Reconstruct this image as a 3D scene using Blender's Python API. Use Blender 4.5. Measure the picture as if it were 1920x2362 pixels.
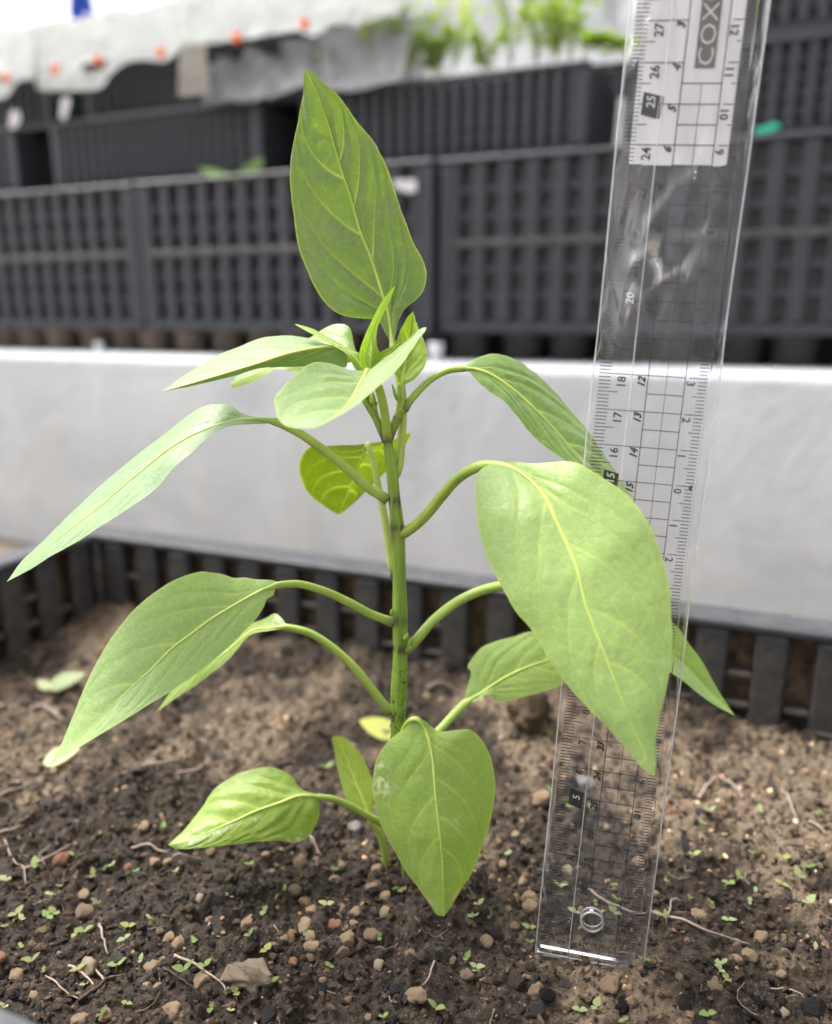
import bpy, bmesh, math, random
import numpy as np
from mathutils import Vector, Matrix

random.seed(7); rng = np.random.default_rng(7)
scene = bpy.context.scene
for o in list(bpy.data.objects): bpy.data.objects.remove(o, do_unlink=True)
COL = scene.collection

# ------------------------------------------------------------------ camera
CAM_Z = 0.2025; PITCH = math.radians(14.0); FPX = 1850.0
cd = bpy.data.cameras.new('camera'); cam = bpy.data.objects.new('camera', cd); COL.objects.link(cam)
cam.location = (0, 0, CAM_Z); cam.rotation_euler = (math.radians(90) - PITCH, 0, 0)
cd.sensor_fit = 'HORIZONTAL'; cd.sensor_width = 36.0; cd.lens = 36.0 * FPX / 1920.0
cd.clip_start = 0.01; cd.clip_end = 400
cd.dof.use_dof = True; cd.dof.focus_distance = 0.247; cd.dof.aperture_fstop = 7.2
scene.camera = cam

# ------------------------------------------------------------------ sky, sun, exposure
w = bpy.data.worlds.new('World'); scene.world = w; w.use_nodes = True
nt = w.node_tree; nt.nodes.clear()
sky = nt.nodes.new('ShaderNodeTexSky'); sky.sky_type = 'NISHITA'; sky.sun_disc = False
SUN_EL, SUN_AZ = math.radians(58), math.radians(-62)      # azimuth from +Y, clockwise positive
sky.sun_elevation = SUN_EL; sky.sun_rotation = SUN_AZ
sky.air_density = 1.0; sky.dust_density = 6.0; sky.ozone_density = 1.0
hs = nt.nodes.new('ShaderNodeHueSaturation'); hs.inputs['Saturation'].default_value = 0.12   # overcast: the blue is veiled
bg = nt.nodes.new('ShaderNodeBackground'); bg.inputs['Strength'].default_value = 0.14
wo = nt.nodes.new('ShaderNodeOutputWorld')
nt.links.new(sky.outputs[0], hs.inputs['Color']); nt.links.new(hs.outputs[0], bg.inputs['Color']); nt.links.new(bg.outputs[0], wo.inputs['Surface'])
sl = bpy.data.lights.new('sun', 'SUN'); sl.energy = 1.5; sl.angle = math.radians(20); sl.color = (1.0, 0.96, 0.90)
sun = bpy.data.objects.new('sun', sl); COL.objects.link(sun)
sd = Vector((math.sin(SUN_AZ) * math.cos(SUN_EL), math.cos(SUN_AZ) * math.cos(SUN_EL), math.sin(SUN_EL)))
sun.rotation_euler = sd.to_track_quat('Z', 'Y').to_euler(); sun.location = (0, 0, 3)
vs = scene.view_settings; vs.view_transform = 'Standard'; vs.look = 'None'; vs.gamma = 1.0
vs.exposure = 1.58
scene.cycles.use_denoising = True
scene.cycles.max_bounces = 7; scene.cycles.diffuse_bounces = 2; scene.cycles.glossy_bounces = 3; scene.cycles.transparent_max_bounces = 16; scene.cycles.transmission_bounces = 6
scene.cycles.use_adaptive_sampling = True; scene.cycles.adaptive_threshold = 0.03

# ------------------------------------------------------------------ picture -> place
CT, ST = math.cos(PITCH), math.sin(PITCH)
def ray(px, py):
    u = (px - 960.0) / FPX; v = (1181.0 - py) / FPX
    return np.array([u, CT + v * ST, v * CT - ST])
def at_y(px, py, Y):                       # point of the ray at horizontal distance Y (metres)
    d = ray(px, py); k = Y / d[1]
    return np.array([d[0] * k, Y, CAM_Z + d[2] * k])
def on_z(px, py, z=0.0):
    d = ray(px, py); k = (z - CAM_Z) / d[2]
    return np.array([d[0] * k, d[1] * k, z])
PHI = math.radians(23.0); CP, SP = math.cos(PHI), math.sin(PHI)
def row(s, e, z):                          # coordinates along / behind the crate rows
    return np.array([s * CP + e * SP, -s * SP + e * CP, z])
def row_inv(x, y): return (x * CP - y * SP, x * SP + y * CP)
def on_e(px, py, e):                       # ray meets the upright plane e
    d = ray(px, py); k = e / (d[0] * SP + d[1] * CP)
    p = d * k; return np.array([p[0], p[1], p[2] + CAM_Z])
def zoomer(ox, oy, s): return lambda x, y: (ox + x / s, oy + y / s)
D = zoomer(0, 0, 1736 / 1920.0)
ZA = zoomer(640, 130, 3.1875); ZB = zoomer(0, 800, 1.8083); ZC = zoomer(0, 1180, 1.8083)
ZT = zoomer(600, 600, 3.472); ZM = zoomer(900, 780, 2.17); ZN = zoomer(900, 1300, 2.0186)
ZQ = zoomer(350, 1620, 2.0424); Z7 = zoomer(0, 1900, 1.8083); Z8 = zoomer(960, 1800, 1.8083)

# ------------------------------------------------------------------ helpers
def tag(o, label=None, cat=None, group=None, kind=None):
    if label: o['label'] = label
    if cat: o['category'] = cat
    if group: o['group'] = group
    if kind: o['kind'] = kind
    return o
def empty(name, loc=(0, 0, 0), rz=0.0):
    o = bpy.data.objects.new(name, None); COL.objects.link(o)
    o.location = loc; o.rotation_euler = (0, 0, rz); o.empty_display_size = 0.02
    return o
def link(name, me, parent=None, mat=None):
    o = bpy.data.objects.new(name, me); COL.objects.link(o)
    if parent is not None: o.parent = parent
    if mat is not None and len(me.materials) == 0: me.materials.append(mat)
    return o
def mesh_np(name, V, F, smooth=True, attrs=None):
    V = np.asarray(V, dtype=np.float32); F = np.asarray(F, dtype=np.int32)
    me = bpy.data.meshes.new(name); k = F.shape[1]
    me.vertices.add(len(V)); me.vertices.foreach_set('co', V.ravel())
    me.loops.add(F.size); me.loops.foreach_set('vertex_index', F.ravel())
    me.polygons.add(len(F)); me.polygons.foreach_set('loop_start', np.arange(0, F.size, k, dtype=np.int32))
    me.polygons.foreach_set('loop_total', np.full(len(F), k, dtype=np.int32))
    me.update(calc_edges=True)
    me.polygons.foreach_set('use_smooth', np.full(len(F), smooth, dtype=bool))
    for nm, arr in (attrs or {}).items():
        arr = np.asarray(arr, dtype=np.float32)
        if arr.ndim == 1:
            a = me.attributes.new(nm, 'FLOAT', 'POINT'); a.data.foreach_set('value', arr)
        else:
            if arr.shape[1] == 3: arr = np.c_[arr, np.ones(len(arr), np.float32)]
            a = me.attributes.new(nm, 'FLOAT_COLOR', 'POINT'); a.data.foreach_set('color', arr.ravel())
    me.validate(); return me
def from_bm(name, bm, smooth=False):
    me = bpy.data.meshes.new(name); bm.normal_update(); bm.to_mesh(me); bm.free()
    if smooth: me.polygons.foreach_set('use_smooth', np.ones(len(me.polygons), dtype=bool))
    return me
def bm_box(bm, c, s, bev=0.0):
    r = bmesh.ops.create_cube(bm, size=1.0, matrix=Matrix.Translation(c) @ Matrix.Diagonal((s[0], s[1], s[2], 1)))
    if bev > 0:
        es = list({e for v in r['verts'] for e in v.link_edges})
        bmesh.ops.bevel(bm, geom=es, offset=bev, segments=1, affect='EDGES', profile=0.5)
_cache = {}
def box_mesh(name, s, bev=0.0):
    k = (name, tuple(round(v, 5) for v in s), bev)
    if k not in _cache:
        bm = bmesh.new(); bm_box(bm, (0, 0, 0), s, bev); _cache[k] = from_bm(name, bm)
    return _cache[k]
def resample(P, n):
    P = np.asarray(P, float)
    if len(P) > 2:                          # Catmull-Rom, then even arc length
        Q = np.vstack([2 * P[0] - P[1], P, 2 * P[-1] - P[-2]]); out = []
        for i in range(1, len(Q) - 2):
            p0, p1, p2, p3 = Q[i - 1:i + 3]
            for t in np.linspace(0, 1, 14, endpoint=False):
                out.append(.5 * (2 * p1 + (p2 - p0) * t + (2 * p0 - 5 * p1 + 4 * p2 - p3) * t * t + (3 * p1 - p0 - 3 * p2 + p3) * t ** 3))
        out.append(P[-1]); P = np.array(out)
    d = np.r_[0, np.cumsum(np.linalg.norm(np.diff(P, axis=0), axis=1))]
    t = np.linspace(0, d[-1], n)
    return np.stack([np.interp(t, d, P[:, k]) for k in range(P.shape[1])], 1)
def tube_geo(P, R, n=8, ridge=0.0, nr=5, cap=True):
    P = np.asarray(P, float); R = np.broadcast_to(np.asarray(R, float), (len(P),))
    T = np.gradient(P, axis=0); T /= np.linalg.norm(T, axis=1)[:, None] + 1e-12
    a = np.array([0, 0, 1.0]) if abs(T[0, 2]) < .9 else np.array([1.0, 0, 0])
    N = np.cross(T[0], a); N /= np.linalg.norm(N); V = []
    ang = np.linspace(0, 2 * np.pi, n, endpoint=False)
    for i in range(len(P)):
        N = N - T[i] * (N @ T[i]); N /= np.linalg.norm(N); B = np.cross(T[i], N)
        r = R[i] * (1 + ridge * np.cos(nr * ang))
        V.append(P[i] + np.outer(np.cos(ang) * r, N) + np.outer(np.sin(ang) * r, B))
    V = np.vstack(V); F = []
    for i in range(len(P) - 1):
        for j in range(n):
            k = (j + 1) % n; F.append((i * n + j, i * n + k, (i + 1) * n + k, (i + 1) * n + j))
    if cap:
        V = np.vstack([V, P[0], P[-1]]); a0 = len(V) - 2; m = (len(P) - 1) * n
        for j in range(n):
            k = (j + 1) % n; F.append((a0, k, j, a0)); F.append((a0 + 1, m + j, m + k, a0 + 1))
    return V, F
def tube(name, P, R, parent, mat, n=8, attrs=None, **kw):
    V, F = tube_geo(P, R, n, **kw)
    bmv = bpy.data.meshes.new(name); bmv.from_pydata([tuple(v) for v in V], [], [tuple(dict.fromkeys(f)) for f in F])
    bmv.polygons.foreach_set('use_smooth', np.ones(len(bmv.polygons), dtype=bool))
    if attrs:
        for nm, fn in attrs.items():
            a = bmv.attributes.new(nm, 'FLOAT', 'POINT'); a.data.foreach_set('value', np.asarray(fn(V), dtype=np.float32))
    return link(name, bmv, parent, mat)
_tab = rng.random((8, 256, 256))
def vnoise(x, y, k=0):
    x = np.asarray(x, float); y = np.asarray(y, float)
    xi = np.floor(x).astype(int); yi = np.floor(y).astype(int); fx = x - xi; fy = y - yi
    fx = fx * fx * fx * (fx * (fx * 6 - 15) + 10); fy = fy * fy * fy * (fy * (fy * 6 - 15) + 10)
    T = _tab[k % 8]; g = lambda a, b: T[a % 256, b % 256]
    return ((g(xi, yi) * (1 - fx) + g(xi + 1, yi) * fx) * (1 - fy) + (g(xi, yi + 1) * (1 - fx) + g(xi + 1, yi + 1) * fx) * fy) * 2 - 1
def fbm(x, y, oct=4, k=0, gain=.5):
    s = 0; a = 1.0
    for i in range(oct):
        s = s + a * vnoise(x * 2 ** i + 17.3 * i, y * 2 ** i + 9.1 * i, k + i); a *= gain
    return s

# ------------------------------------------------------------------ materials
class Mat:
    def __init__(s, name):
        s.m = bpy.data.materials.new(name); s.m.use_nodes = True; s.t = s.m.node_tree
        s.b = s.t.nodes['Principled BSDF']; s.out = s.t.nodes['Material Output']
    def n(s, typ, **kw):
        nd = s.t.nodes.new(typ)
        for k, v in kw.items():
            if k in nd.inputs: nd.inputs[k].default_value = v
            else: setattr(nd, k, v)
        return nd
    def l(s, a, b): s.t.links.new(a, b)
    def coord(s, what='Object'): return s.n('ShaderNodeTexCoord').outputs[what]
    def noise(s, scale, detail=4, rough=.55, vec=None, what='Object', dist=0.0):
        nd = s.n('ShaderNodeTexNoise'); nd.inputs['Scale'].default_value = scale; nd.inputs['Detail'].default_value = detail
        nd.inputs['Roughness'].default_value = rough; nd.inputs['Distortion'].default_value = dist
        s.l(vec if vec is not None else s.coord(what), nd.inputs['Vector']); return nd.outputs['Fac']
    def ramp(s, fac, stops, interp='LINEAR'):
        r = s.n('ShaderNodeValToRGB'); r.color_ramp.interpolation = interp; e = r.color_ramp.elements
        while len(e) < len(stops): e.new(.5)
        for el, (p, c) in zip(e, stops):
            el.position = p; el.color = (*c, 1) if isinstance(c, (tuple, list)) else (c, c, c, 1)
        s.l(fac, r.inputs['Fac']); return r.outputs['Color']
    def mix(s, fac, a, b, mode='MIX'):
        m = s.n('ShaderNodeMix', data_type='RGBA', blend_type=mode)
        for sock, v in ((m.inputs['Factor'], fac), (m.inputs['A'] if False else m.inputs[6], a), (m.inputs[7], b)):
            if hasattr(v, 'is_output'): s.l(v, sock)
            elif isinstance(v, (tuple, list)): sock.default_value = (*v, 1)
            else: sock.default_value = v
        return m.outputs[2]
    def math(s, op, a, b=None):
        m = s.n('ShaderNodeMath', operation=op)
        for i, v in enumerate((a, b)):
            if v is None: continue
            if hasattr(v, 'is_output'): s.l(v, m.inputs[i])
            else: m.inputs[i].default_value = v
        return m.outputs[0]
    def bump(s, h, dist, strength=1.0):
        b = s.n('ShaderNodeBump'); b.inputs['Distance'].default_value = dist; b.inputs['Strength'].default_value = strength
        s.l(h, b.inputs['Height']); s.l(b.outputs[0], s.b.inputs['Normal']); return b.outputs[0]
    def attr(s, name, out='Fac'): return s.n('ShaderNodeAttribute', attribute_name=name).outputs[out]
    def set(s, **kw):
        for k, v in kw.items():
            k = {'col': 'Base Color', 'rough': 'Roughness', 'spec': 'Specular IOR Level', 'trans': 'Transmission Weight', 'ior': 'IOR', 'metal': 'Metallic'}[k]
            if hasattr(v, 'is_output'): s.l(v, s.b.inputs[k])
            elif isinstance(v, (tuple, list)): s.b.inputs[k].default_value = (*v, 1)
            else: s.b.inputs[k].default_value = v
        return s

def simple(name, col, rough=.6, var=.15, scale=30, spec=.4, bump=0.0):
    m = Mat(name); f = m.noise(scale, 5)
    c = m.mix(f, tuple(v * (1 - var) for v in col), tuple(min(1, v * (1 + var)) for v in col))
    m.set(col=c, rough=rough, spec=spec)
    if bump: m.bump(m.noise(scale * 3, 6), bump)
    return m.m

def leaf_material(name='leaf_green'):
    m = Mat(name)
    oc = m.n('ShaderNodeObjectInfo').outputs['Color']
    vein = m.attr('vein')
    blot = m.noise(55, 3); fine = m.noise(900, 3)
    c = m.mix(m.ramp(blot, [(.3, 0), (.75, 1)]), oc, m.mix(1.0, oc, (1.16, 1.10, 0.92), 'MULTIPLY'))
    c = m.mix(m.math('MULTIPLY', m.ramp(fine, [(.35, 0), (.7, 1)]), .38), c, m.mix(1.0, oc, (.70, .78, .70), 'MULTIPLY'))
    c = m.mix(m.math('MULTIPLY', vein, .62), c, (0.52, 0.62, 0.15))
    edge = m.attr('edge')
    c = m.mix(m.math('MULTIPLY', edge, .6), c, (0.45, 0.52, 0.12))
    net = m.n('ShaderNodeTexVoronoi', feature='DISTANCE_TO_EDGE'); net.inputs['Scale'].default_value = 230; m.l(m.coord('Object'), net.inputs['Vector'])
    c = m.mix(m.ramp(net.outputs['Distance'], [(0, .55), (.09, 0)]), c, m.mix(1.0, c, (1.22, 1.16, 1.0), 'MULTIPLY'))
    scar = m.attr('scar'); c = m.mix(scar, c, (0.50, 0.38, 0.22))
    ck = m.math('MULTIPLY', m.attr('chalk'), m.ramp(m.noise(500, 4, .7), [(.45, 0), (.62, .75)])); c = m.mix(ck, c, (.78, .78, .70))
    m.set(col=c, rough=.44, spec=.5)
    m.b.inputs['Sheen Weight'].default_value = .25; m.b.inputs['Sheen Roughness'].default_value = .5
    vec = m.coord('Object')
    vor = m.n('ShaderNodeTexVoronoi', feature='DISTANCE_TO_EDGE'); vor.inputs['Scale'].default_value = 420; m.l(vec, vor.inputs['Vector'])
    h = m.math('ADD', m.math('MULTIPLY', m.ramp(vor.outputs['Distance'], [(0, 0), (.18, 1)]), .5), m.noise(160, 4))
    nrm = m.bump(h, .00012, .6)
    tr = m.n('ShaderNodeBsdfTranslucent'); m.l(m.mix(1.0, c, (1.30, 1.35, .42), 'MULTIPLY'), tr.inputs['Color']); m.l(nrm, tr.inputs['Normal'])
    mx = m.n('ShaderNodeMixShader'); mx.inputs[0].default_value = .36
    m.l(m.b.outputs[0], mx.inputs[1]); m.l(tr.outputs[0], mx.inputs[2]); m.l(mx.outputs[0], m.out.inputs['Surface'])
    return m.m
def stalk_material():
    m = Mat('stalk_green')
    f = m.noise(200, 4, vec=None)
    mp = m.n('ShaderNodeMapping'); mp.inputs['Scale'].default_value = (900, 900, 40); m.l(m.coord('Object'), mp.inputs['Vector'])
    st = m.noise(1.0, 3, vec=mp.outputs[0])
    oc = m.n('ShaderNodeObjectInfo').outputs['Color']
    c = m.mix(m.ramp(st, [(.35, 0), (.65, 1)]), m.mix(1.0, oc, (.72, .78, .7), 'MULTIPLY'), m.mix(1.0, oc, (1.25, 1.15, 1.1), 'MULTIPLY'))
    nd = m.attr('node')
    sp = m.n('ShaderNodeTexNoise'); sp.inputs['Scale'].default_value = 700; sp.inputs['Detail'].default_value = 4; m.l(m.coord('Object'), sp.inputs['Vector'])
    c = m.mix(m.math('MULTIPLY', nd, m.ramp(f, [(.35, .2), (.6, 1)])), c, (.045, .02, .035))
    ck = m.attr('cork')
    c = m.mix(m.math('MULTIPLY', ck, m.ramp(sp.outputs['Fac'], [(.54, 0), (.60, 1)])), c, (.05, .035, .03))
    m.set(col=c, rough=.45, spec=.45); m.bump(m.math('ADD', st, m.noise(700, 3)), .0003, .5)
    return m.m
def petiole_material():
    m = Mat('petiole_green'); oc = m.n('ShaderNodeObjectInfo').outputs['Color']; f = m.noise(120, 4)
    c = m.mix(m.ramp(f, [(.3, 0), (.7, 1)]), m.mix(1.0, oc, (.85, .88, .8), 'MULTIPLY'), m.mix(1.0, oc, (1.2, 1.12, 1.1), 'MULTIPLY'))
    c = m.mix(m.attr('node'), c, (.05, .025, .035)); m.set(col=c, rough=.45, spec=.5); m.bump(m.noise(600, 3), .0002, .5)
    return m.m
def soil_material():
    m = Mat('potting_soil')
    dry = m.attr('dry'); P = m.coord('Object')
    big = m.noise(90, 6, .65, P); mid = m.noise(420, 6, .7, P); fine = m.noise(1900, 5, .7, P)
    dark = m.ramp(mid, [(.25, (.022, .017, .013)), (.5, (.058, .042, .031)), (.72, (.150, .110, .078))])
    tan = m.ramp(mid, [(.25, (.16, .118, .080)), (.5, (.30, .222, .150)), (.75, (.46, .350, .242))])
    fac = m.ramp(m.math('ADD', dry, m.math('MULTIPLY', m.math('SUBTRACT', big, .5), 1.5)), [(.30, 0), (.72, 1)])
    c = m.mix(fac, dark, tan)
    c = m.mix(m.ramp(fine, [(.42, .45), (.62, 0)]), c, (.014, .011, .009))
    c = m.mix(m.ramp(m.noise(1300, 2, .5, P), [(.66, 0), (.72, .8)]), c, (.40, .28, .18))
    rg = m.ramp(m.noise(160, 4, .6, P), [(.3, .62), (.7, .95)])
    m.set(col=c, rough=rg, spec=.3)
    m.bump(m.math('ADD', mid, m.math('MULTIPLY', fine, .6)), .0022, 1.0)
    return m.m
def crumb_material():
    m = Mat('soil_crumbs'); c = m.attr('col', 'Color')
    c = m.mix(m.ramp(m.noise(1500, 4), [(.3, 0), (.7, 1)]), m.mix(1.0, c, (.55, .52, .5), 'MULTIPLY'), m.mix(1.0, c, (1.35, 1.3, 1.25), 'MULTIPLY'))
    m.set(col=c, rough=.85, spec=.3); m.bump(m.noise(1600, 5, .7), .0008); return m.m
def pebble_material():
    m = Mat('clay_granule'); oc = m.n('ShaderNodeObjectInfo').outputs['Color']
    a = m.noise(330, 6, .7); b = m.noise(1100, 4, .6)
    c = m.mix(m.ramp(a, [(.3, 0), (.7, 1)]), m.mix(1.0, oc, (.74, .68, .62), 'MULTIPLY'), m.mix(1.0, oc, (1.12, 1.12, 1.12), 'MULTIPLY'))
    c = m.mix(m.ramp(b, [(.60, 0), (.68, .75)]), c, (.06, .04, .03))
    m.set(col=c, rough=.85, spec=.25); m.bump(m.math('ADD', a, b), .0030); return m.m
def plastic_material(name, dust, base=(.040, .040, .045), up_=.10, dcol=(.20, .18, .16), spec_=.5):
    m = Mat(name); P = m.coord('Object')
    f = m.noise(18, 5, .6, P)
    c = m.mix(f, tuple(v * .8 for v in base), tuple(v * 1.3 for v in base))
    geo = m.n('ShaderNodeNewGeometry'); sep = m.n('ShaderNodeSeparateXYZ'); m.l(geo.outputs['Normal'], sep.inputs[0])
    up = m.ramp(sep.outputs['Z'], [(.45, 0), (.9, 1)])            # dust settles on ledges
    d = m.math('MULTIPLY', m.math('ADD', m.math('MULTIPLY', up, up_), m.math('MULTIPLY', m.ramp(m.noise(60, 6, .7, P), [(.45, 0), (.75, 1)]), dust)), 1.0)
    c = m.mix(d, c, dcol)
    m.set(col=c, rough=m.ramp(m.noise(200, 3, .5, P), [(.3, .38), (.7, .6)]), spec=spec_)
    m.bump(m.noise(350, 4, .6, P), .0006, .6); return m.m
def fabric_material(name, col=(.47, .485, .47)):
    m = Mat(name); P = m.coord('Object')
    f = m.noise(9, 5, .6, P)
    c = m.mix(f, tuple(v * .9 for v in col), col); m.set(col=c, rough=.8, spec=.15)
    m.bump(m.noise(22, 5, .6, P, dist=1.5), .03, .9)
    tr = m.n('ShaderNodeBsdfTranslucent'); m.l(c, tr.inputs['Color'])
    tp = m.n('ShaderNodeBsdfTransparent')
    mx = m.n('ShaderNodeMixShader'); mx.inputs[0].default_value = .42; m.l(m.b.outputs[0], mx.inputs[1]); m.l(tr.outputs[0], mx.inputs[2])
    m2 = m.n('ShaderNodeMixShader'); m2.inputs[0].default_value = .14; m.l(mx.outputs[0], m2.inputs[1]); m.l(tp.outputs[0], m2.inputs[2])
    m.l(m2.outputs[0], m.out.inputs['Surface']); return m.m
def wall_material():
    m = Mat('white_painted_wall'); P = m.coord('Object')
    mp = m.n('ShaderNodeMapping'); mp.inputs['Scale'].default_value = (26, 26, 3); m.l(P, mp.inputs['Vector'])
    st = m.noise(1.0, 5, .6, mp.outputs[0]); f = m.noise(6, 6, .65, P, dist=.6); sp = m.noise(55, 5, .65, P)
    c = m.mix(m.ramp(f, [(.3, 0), (.7, 1)]), (.385, .408, .434), (.53, .553, .578))
    c = m.mix(m.ramp(st, [(.52, 0), (.75, .45)]), c, (.50, .49, .46))
    c = m.mix(m.ramp(sp, [(.62, 0), (.72, .45)]), c, (.40, .38, .35))
    m.set(col=c, rough=.75, spec=.3); m.bump(m.math('ADD', f, m.math('MULTIPLY', sp, .3)), .01, .5); return m.m

M_LEAF = leaf_material(); M_STALK = stalk_material(); M_PET = petiole_material(); M_SOIL = soil_material(); M_CRUMB = crumb_material(); M_PEB = pebble_material()
M_BLACK = plastic_material('black_crate_plastic', .16, (.027, .030, .041), .05, (.105, .115, .138)); M_DUSTY = plastic_material('soiled_crate_plastic', .75, (.032, .034, .040), .25, (.16, .12, .085))
M_LINER = plastic_material('crate_liner_plastic', .06, (.022, .023, .028), .06, (.10, .10, .11)); M_CLOTH = fabric_material('white_row_cover'); M_CLOTH2 = fabric_material('grey_shaded_row_cover', (.44, .45, .475))  # grey row cover carries painted shade where the white cover hangs above
M_RIM = plastic_material('worn_rim_plastic', .25, (.045, .046, .052), .05, (.16, .15, .15), .25); M_LEDGE = plastic_material('dusty_ledge_plastic', .45, (.032, .033, .038), .14, (.22, .19, .16)); M_WALL = wall_material(); M_ORANGE = simple('orange_plastic', (.80, .16, .03), .4); M_WHITE = simple('white_plastic_tag', (.60, .60, .63), .45, .05)
M_BLUE = simple('blue_tarpaulin', (.03, .09, .55), .5); M_TEAL = simple('teal_plastic', (.02, .42, .30), .45)
M_ROOT = simple('pale_root', (.25, .19, .155), .6, .3, 600); M_TWIG = simple('dark_twig', (.05, .03, .022), .8, .4, 500)
M_POTB = simple('brown_soiled_pot', (.16, .125, .10), .7, .35, 60); M_POTK = simple('black_pot', (.045, .043, .042), .55, .3, 60)
M_BEIGE = fabric_material('beige_bag', (.60, .57, .52))

# ------------------------------------------------------------------ setting: ground, wall, soil
GZ = CAM_Z - 0.36
m = Mat('bare_earth'); f = m.noise(6, 6, .6); m.set(col=m.ramp(f, [(.3, (.16, .12, .085)), (.7, (.30, .24, .18))]), rough=.9); m.bump(m.noise(40, 6), .02)
bm = bmesh.new(); bmesh.ops.create_grid(bm, x_segments=40, y_segments=40, size=150, matrix=Matrix.Translation((0, 60, GZ)))
tag(link('ground', from_bm('ground', bm), None, m.m), 'bare earth ground beneath the crates', kind='structure')

WE0, WE1, WZ = 0.88, 1.40, CAM_Z - 0.0590
root = empty('low_wall', row(-0.6, WE0, GZ), -PHI)
tag(root, 'low wall painted greyish white, carrying the rows of black crates', 'wall')
bm = bmesh.new(); bm_box(bm, (0, (WE1 - WE0) / 2, (WZ - GZ) / 2), (4.6, WE1 - WE0, WZ - GZ), 0)
bmesh.ops.bevel(bm, geom=list(bm.edges), offset=.011, segments=4, affect='EDGES', profile=.5); link('wall_face', from_bm('wall_face', bm, True), root, M_WALL)

S0, S1, E0, E1 = -0.400, 0.058, 0.0945, 0.392           # inside of the planting crate, row coordinates
def soil_dry(x, y):
    s, e = row_inv(x, y)
    d = .54 + .75 * fbm(x * 14, y * 14, 3, 1) + .25 * fbm(x * 60, y * 60, 3, 4)
    def blob(px, py, r, a): 
        q = on_z(*D(px, py)); return a * np.exp(-((x - q[0]) ** 2 + (y - q[1]) ** 2) / r ** 2)
    d = d + blob(1300, 2060, .032, .8) + blob(1650, 1700, .06, .75) + blob(1100, 1490, .05, .5) + blob(500, 1450, .07, .45) + blob(150, 1600, .05, .45) + blob(100, 2110, .03, .5)
    d = d - blob(800, 1960, .055, 1.0) - blob(1600, 1900, .045, .6) - blob(350, 1880, .05, .6) - blob(560, 2060, .04, .7) - blob(1500, 2110, .03, .5) - blob(1000, 1640, .04, .45) - blob(90, 1380, .03, .6) - blob(1080, 2090, .02, .3)
    return d
RUL = on_z(*D(1230, 1985))
def soil_h(x, y):
    h = .0035 * fbm(x * 16 + 3, y * 16, 3, 2) + .0036 * np.maximum(0, fbm(x * 55, y * 55, 3, 3)) ** 1.2 + .0023 * fbm(x * 150, y * 150, 3, 5)
    k = np.abs(vnoise(x * 330, y * 330, 6)) * .0012 + .0006 * vnoise(x * 800, y * 800, 1)
    g = np.exp(-((x - RUL[0]) ** 2 / .030 ** 2 + (y - RUL[1]) ** 2 / .012 ** 2))
    s, e = row_inv(x, y)
    rise = (.010 + .006 * vnoise(s * 28, e * 9, 2)) * np.clip((e - .30) / .09, 0, 1) ** 1.5      # soil banked up against the far side
    return (h - .001) * (1 - .7 * g) + k + .0004 + rise - .0022 * g
ns, ne = 800, 530
gs, ge = np.meshgrid(np.linspace(S0 - .004, S1 + .004, ns), np.linspace(E0 - .004, E1 + .004, ne))
X = gs * CP + ge * SP; Y = -gs * SP + ge * CP
Hh = soil_h(X, Y)
V = np.stack([X.ravel(), Y.ravel(), Hh.ravel()], 1)
i0 = (np.arange(ne - 1)[:, None] * ns + np.arange(ns - 1)[None, :]).ravel()
F = np.stack([i0, i0 + 1, i0 + 1 + ns, i0 + ns], 1)
soil = link('soil', mesh_np('soil', V, F, True, {'dry': soil_dry(X, Y).ravel()}), None, M_SOIL)
tag(soil, 'dark brown potting soil with dry tan patches filling the crate', kind='structure')

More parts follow.
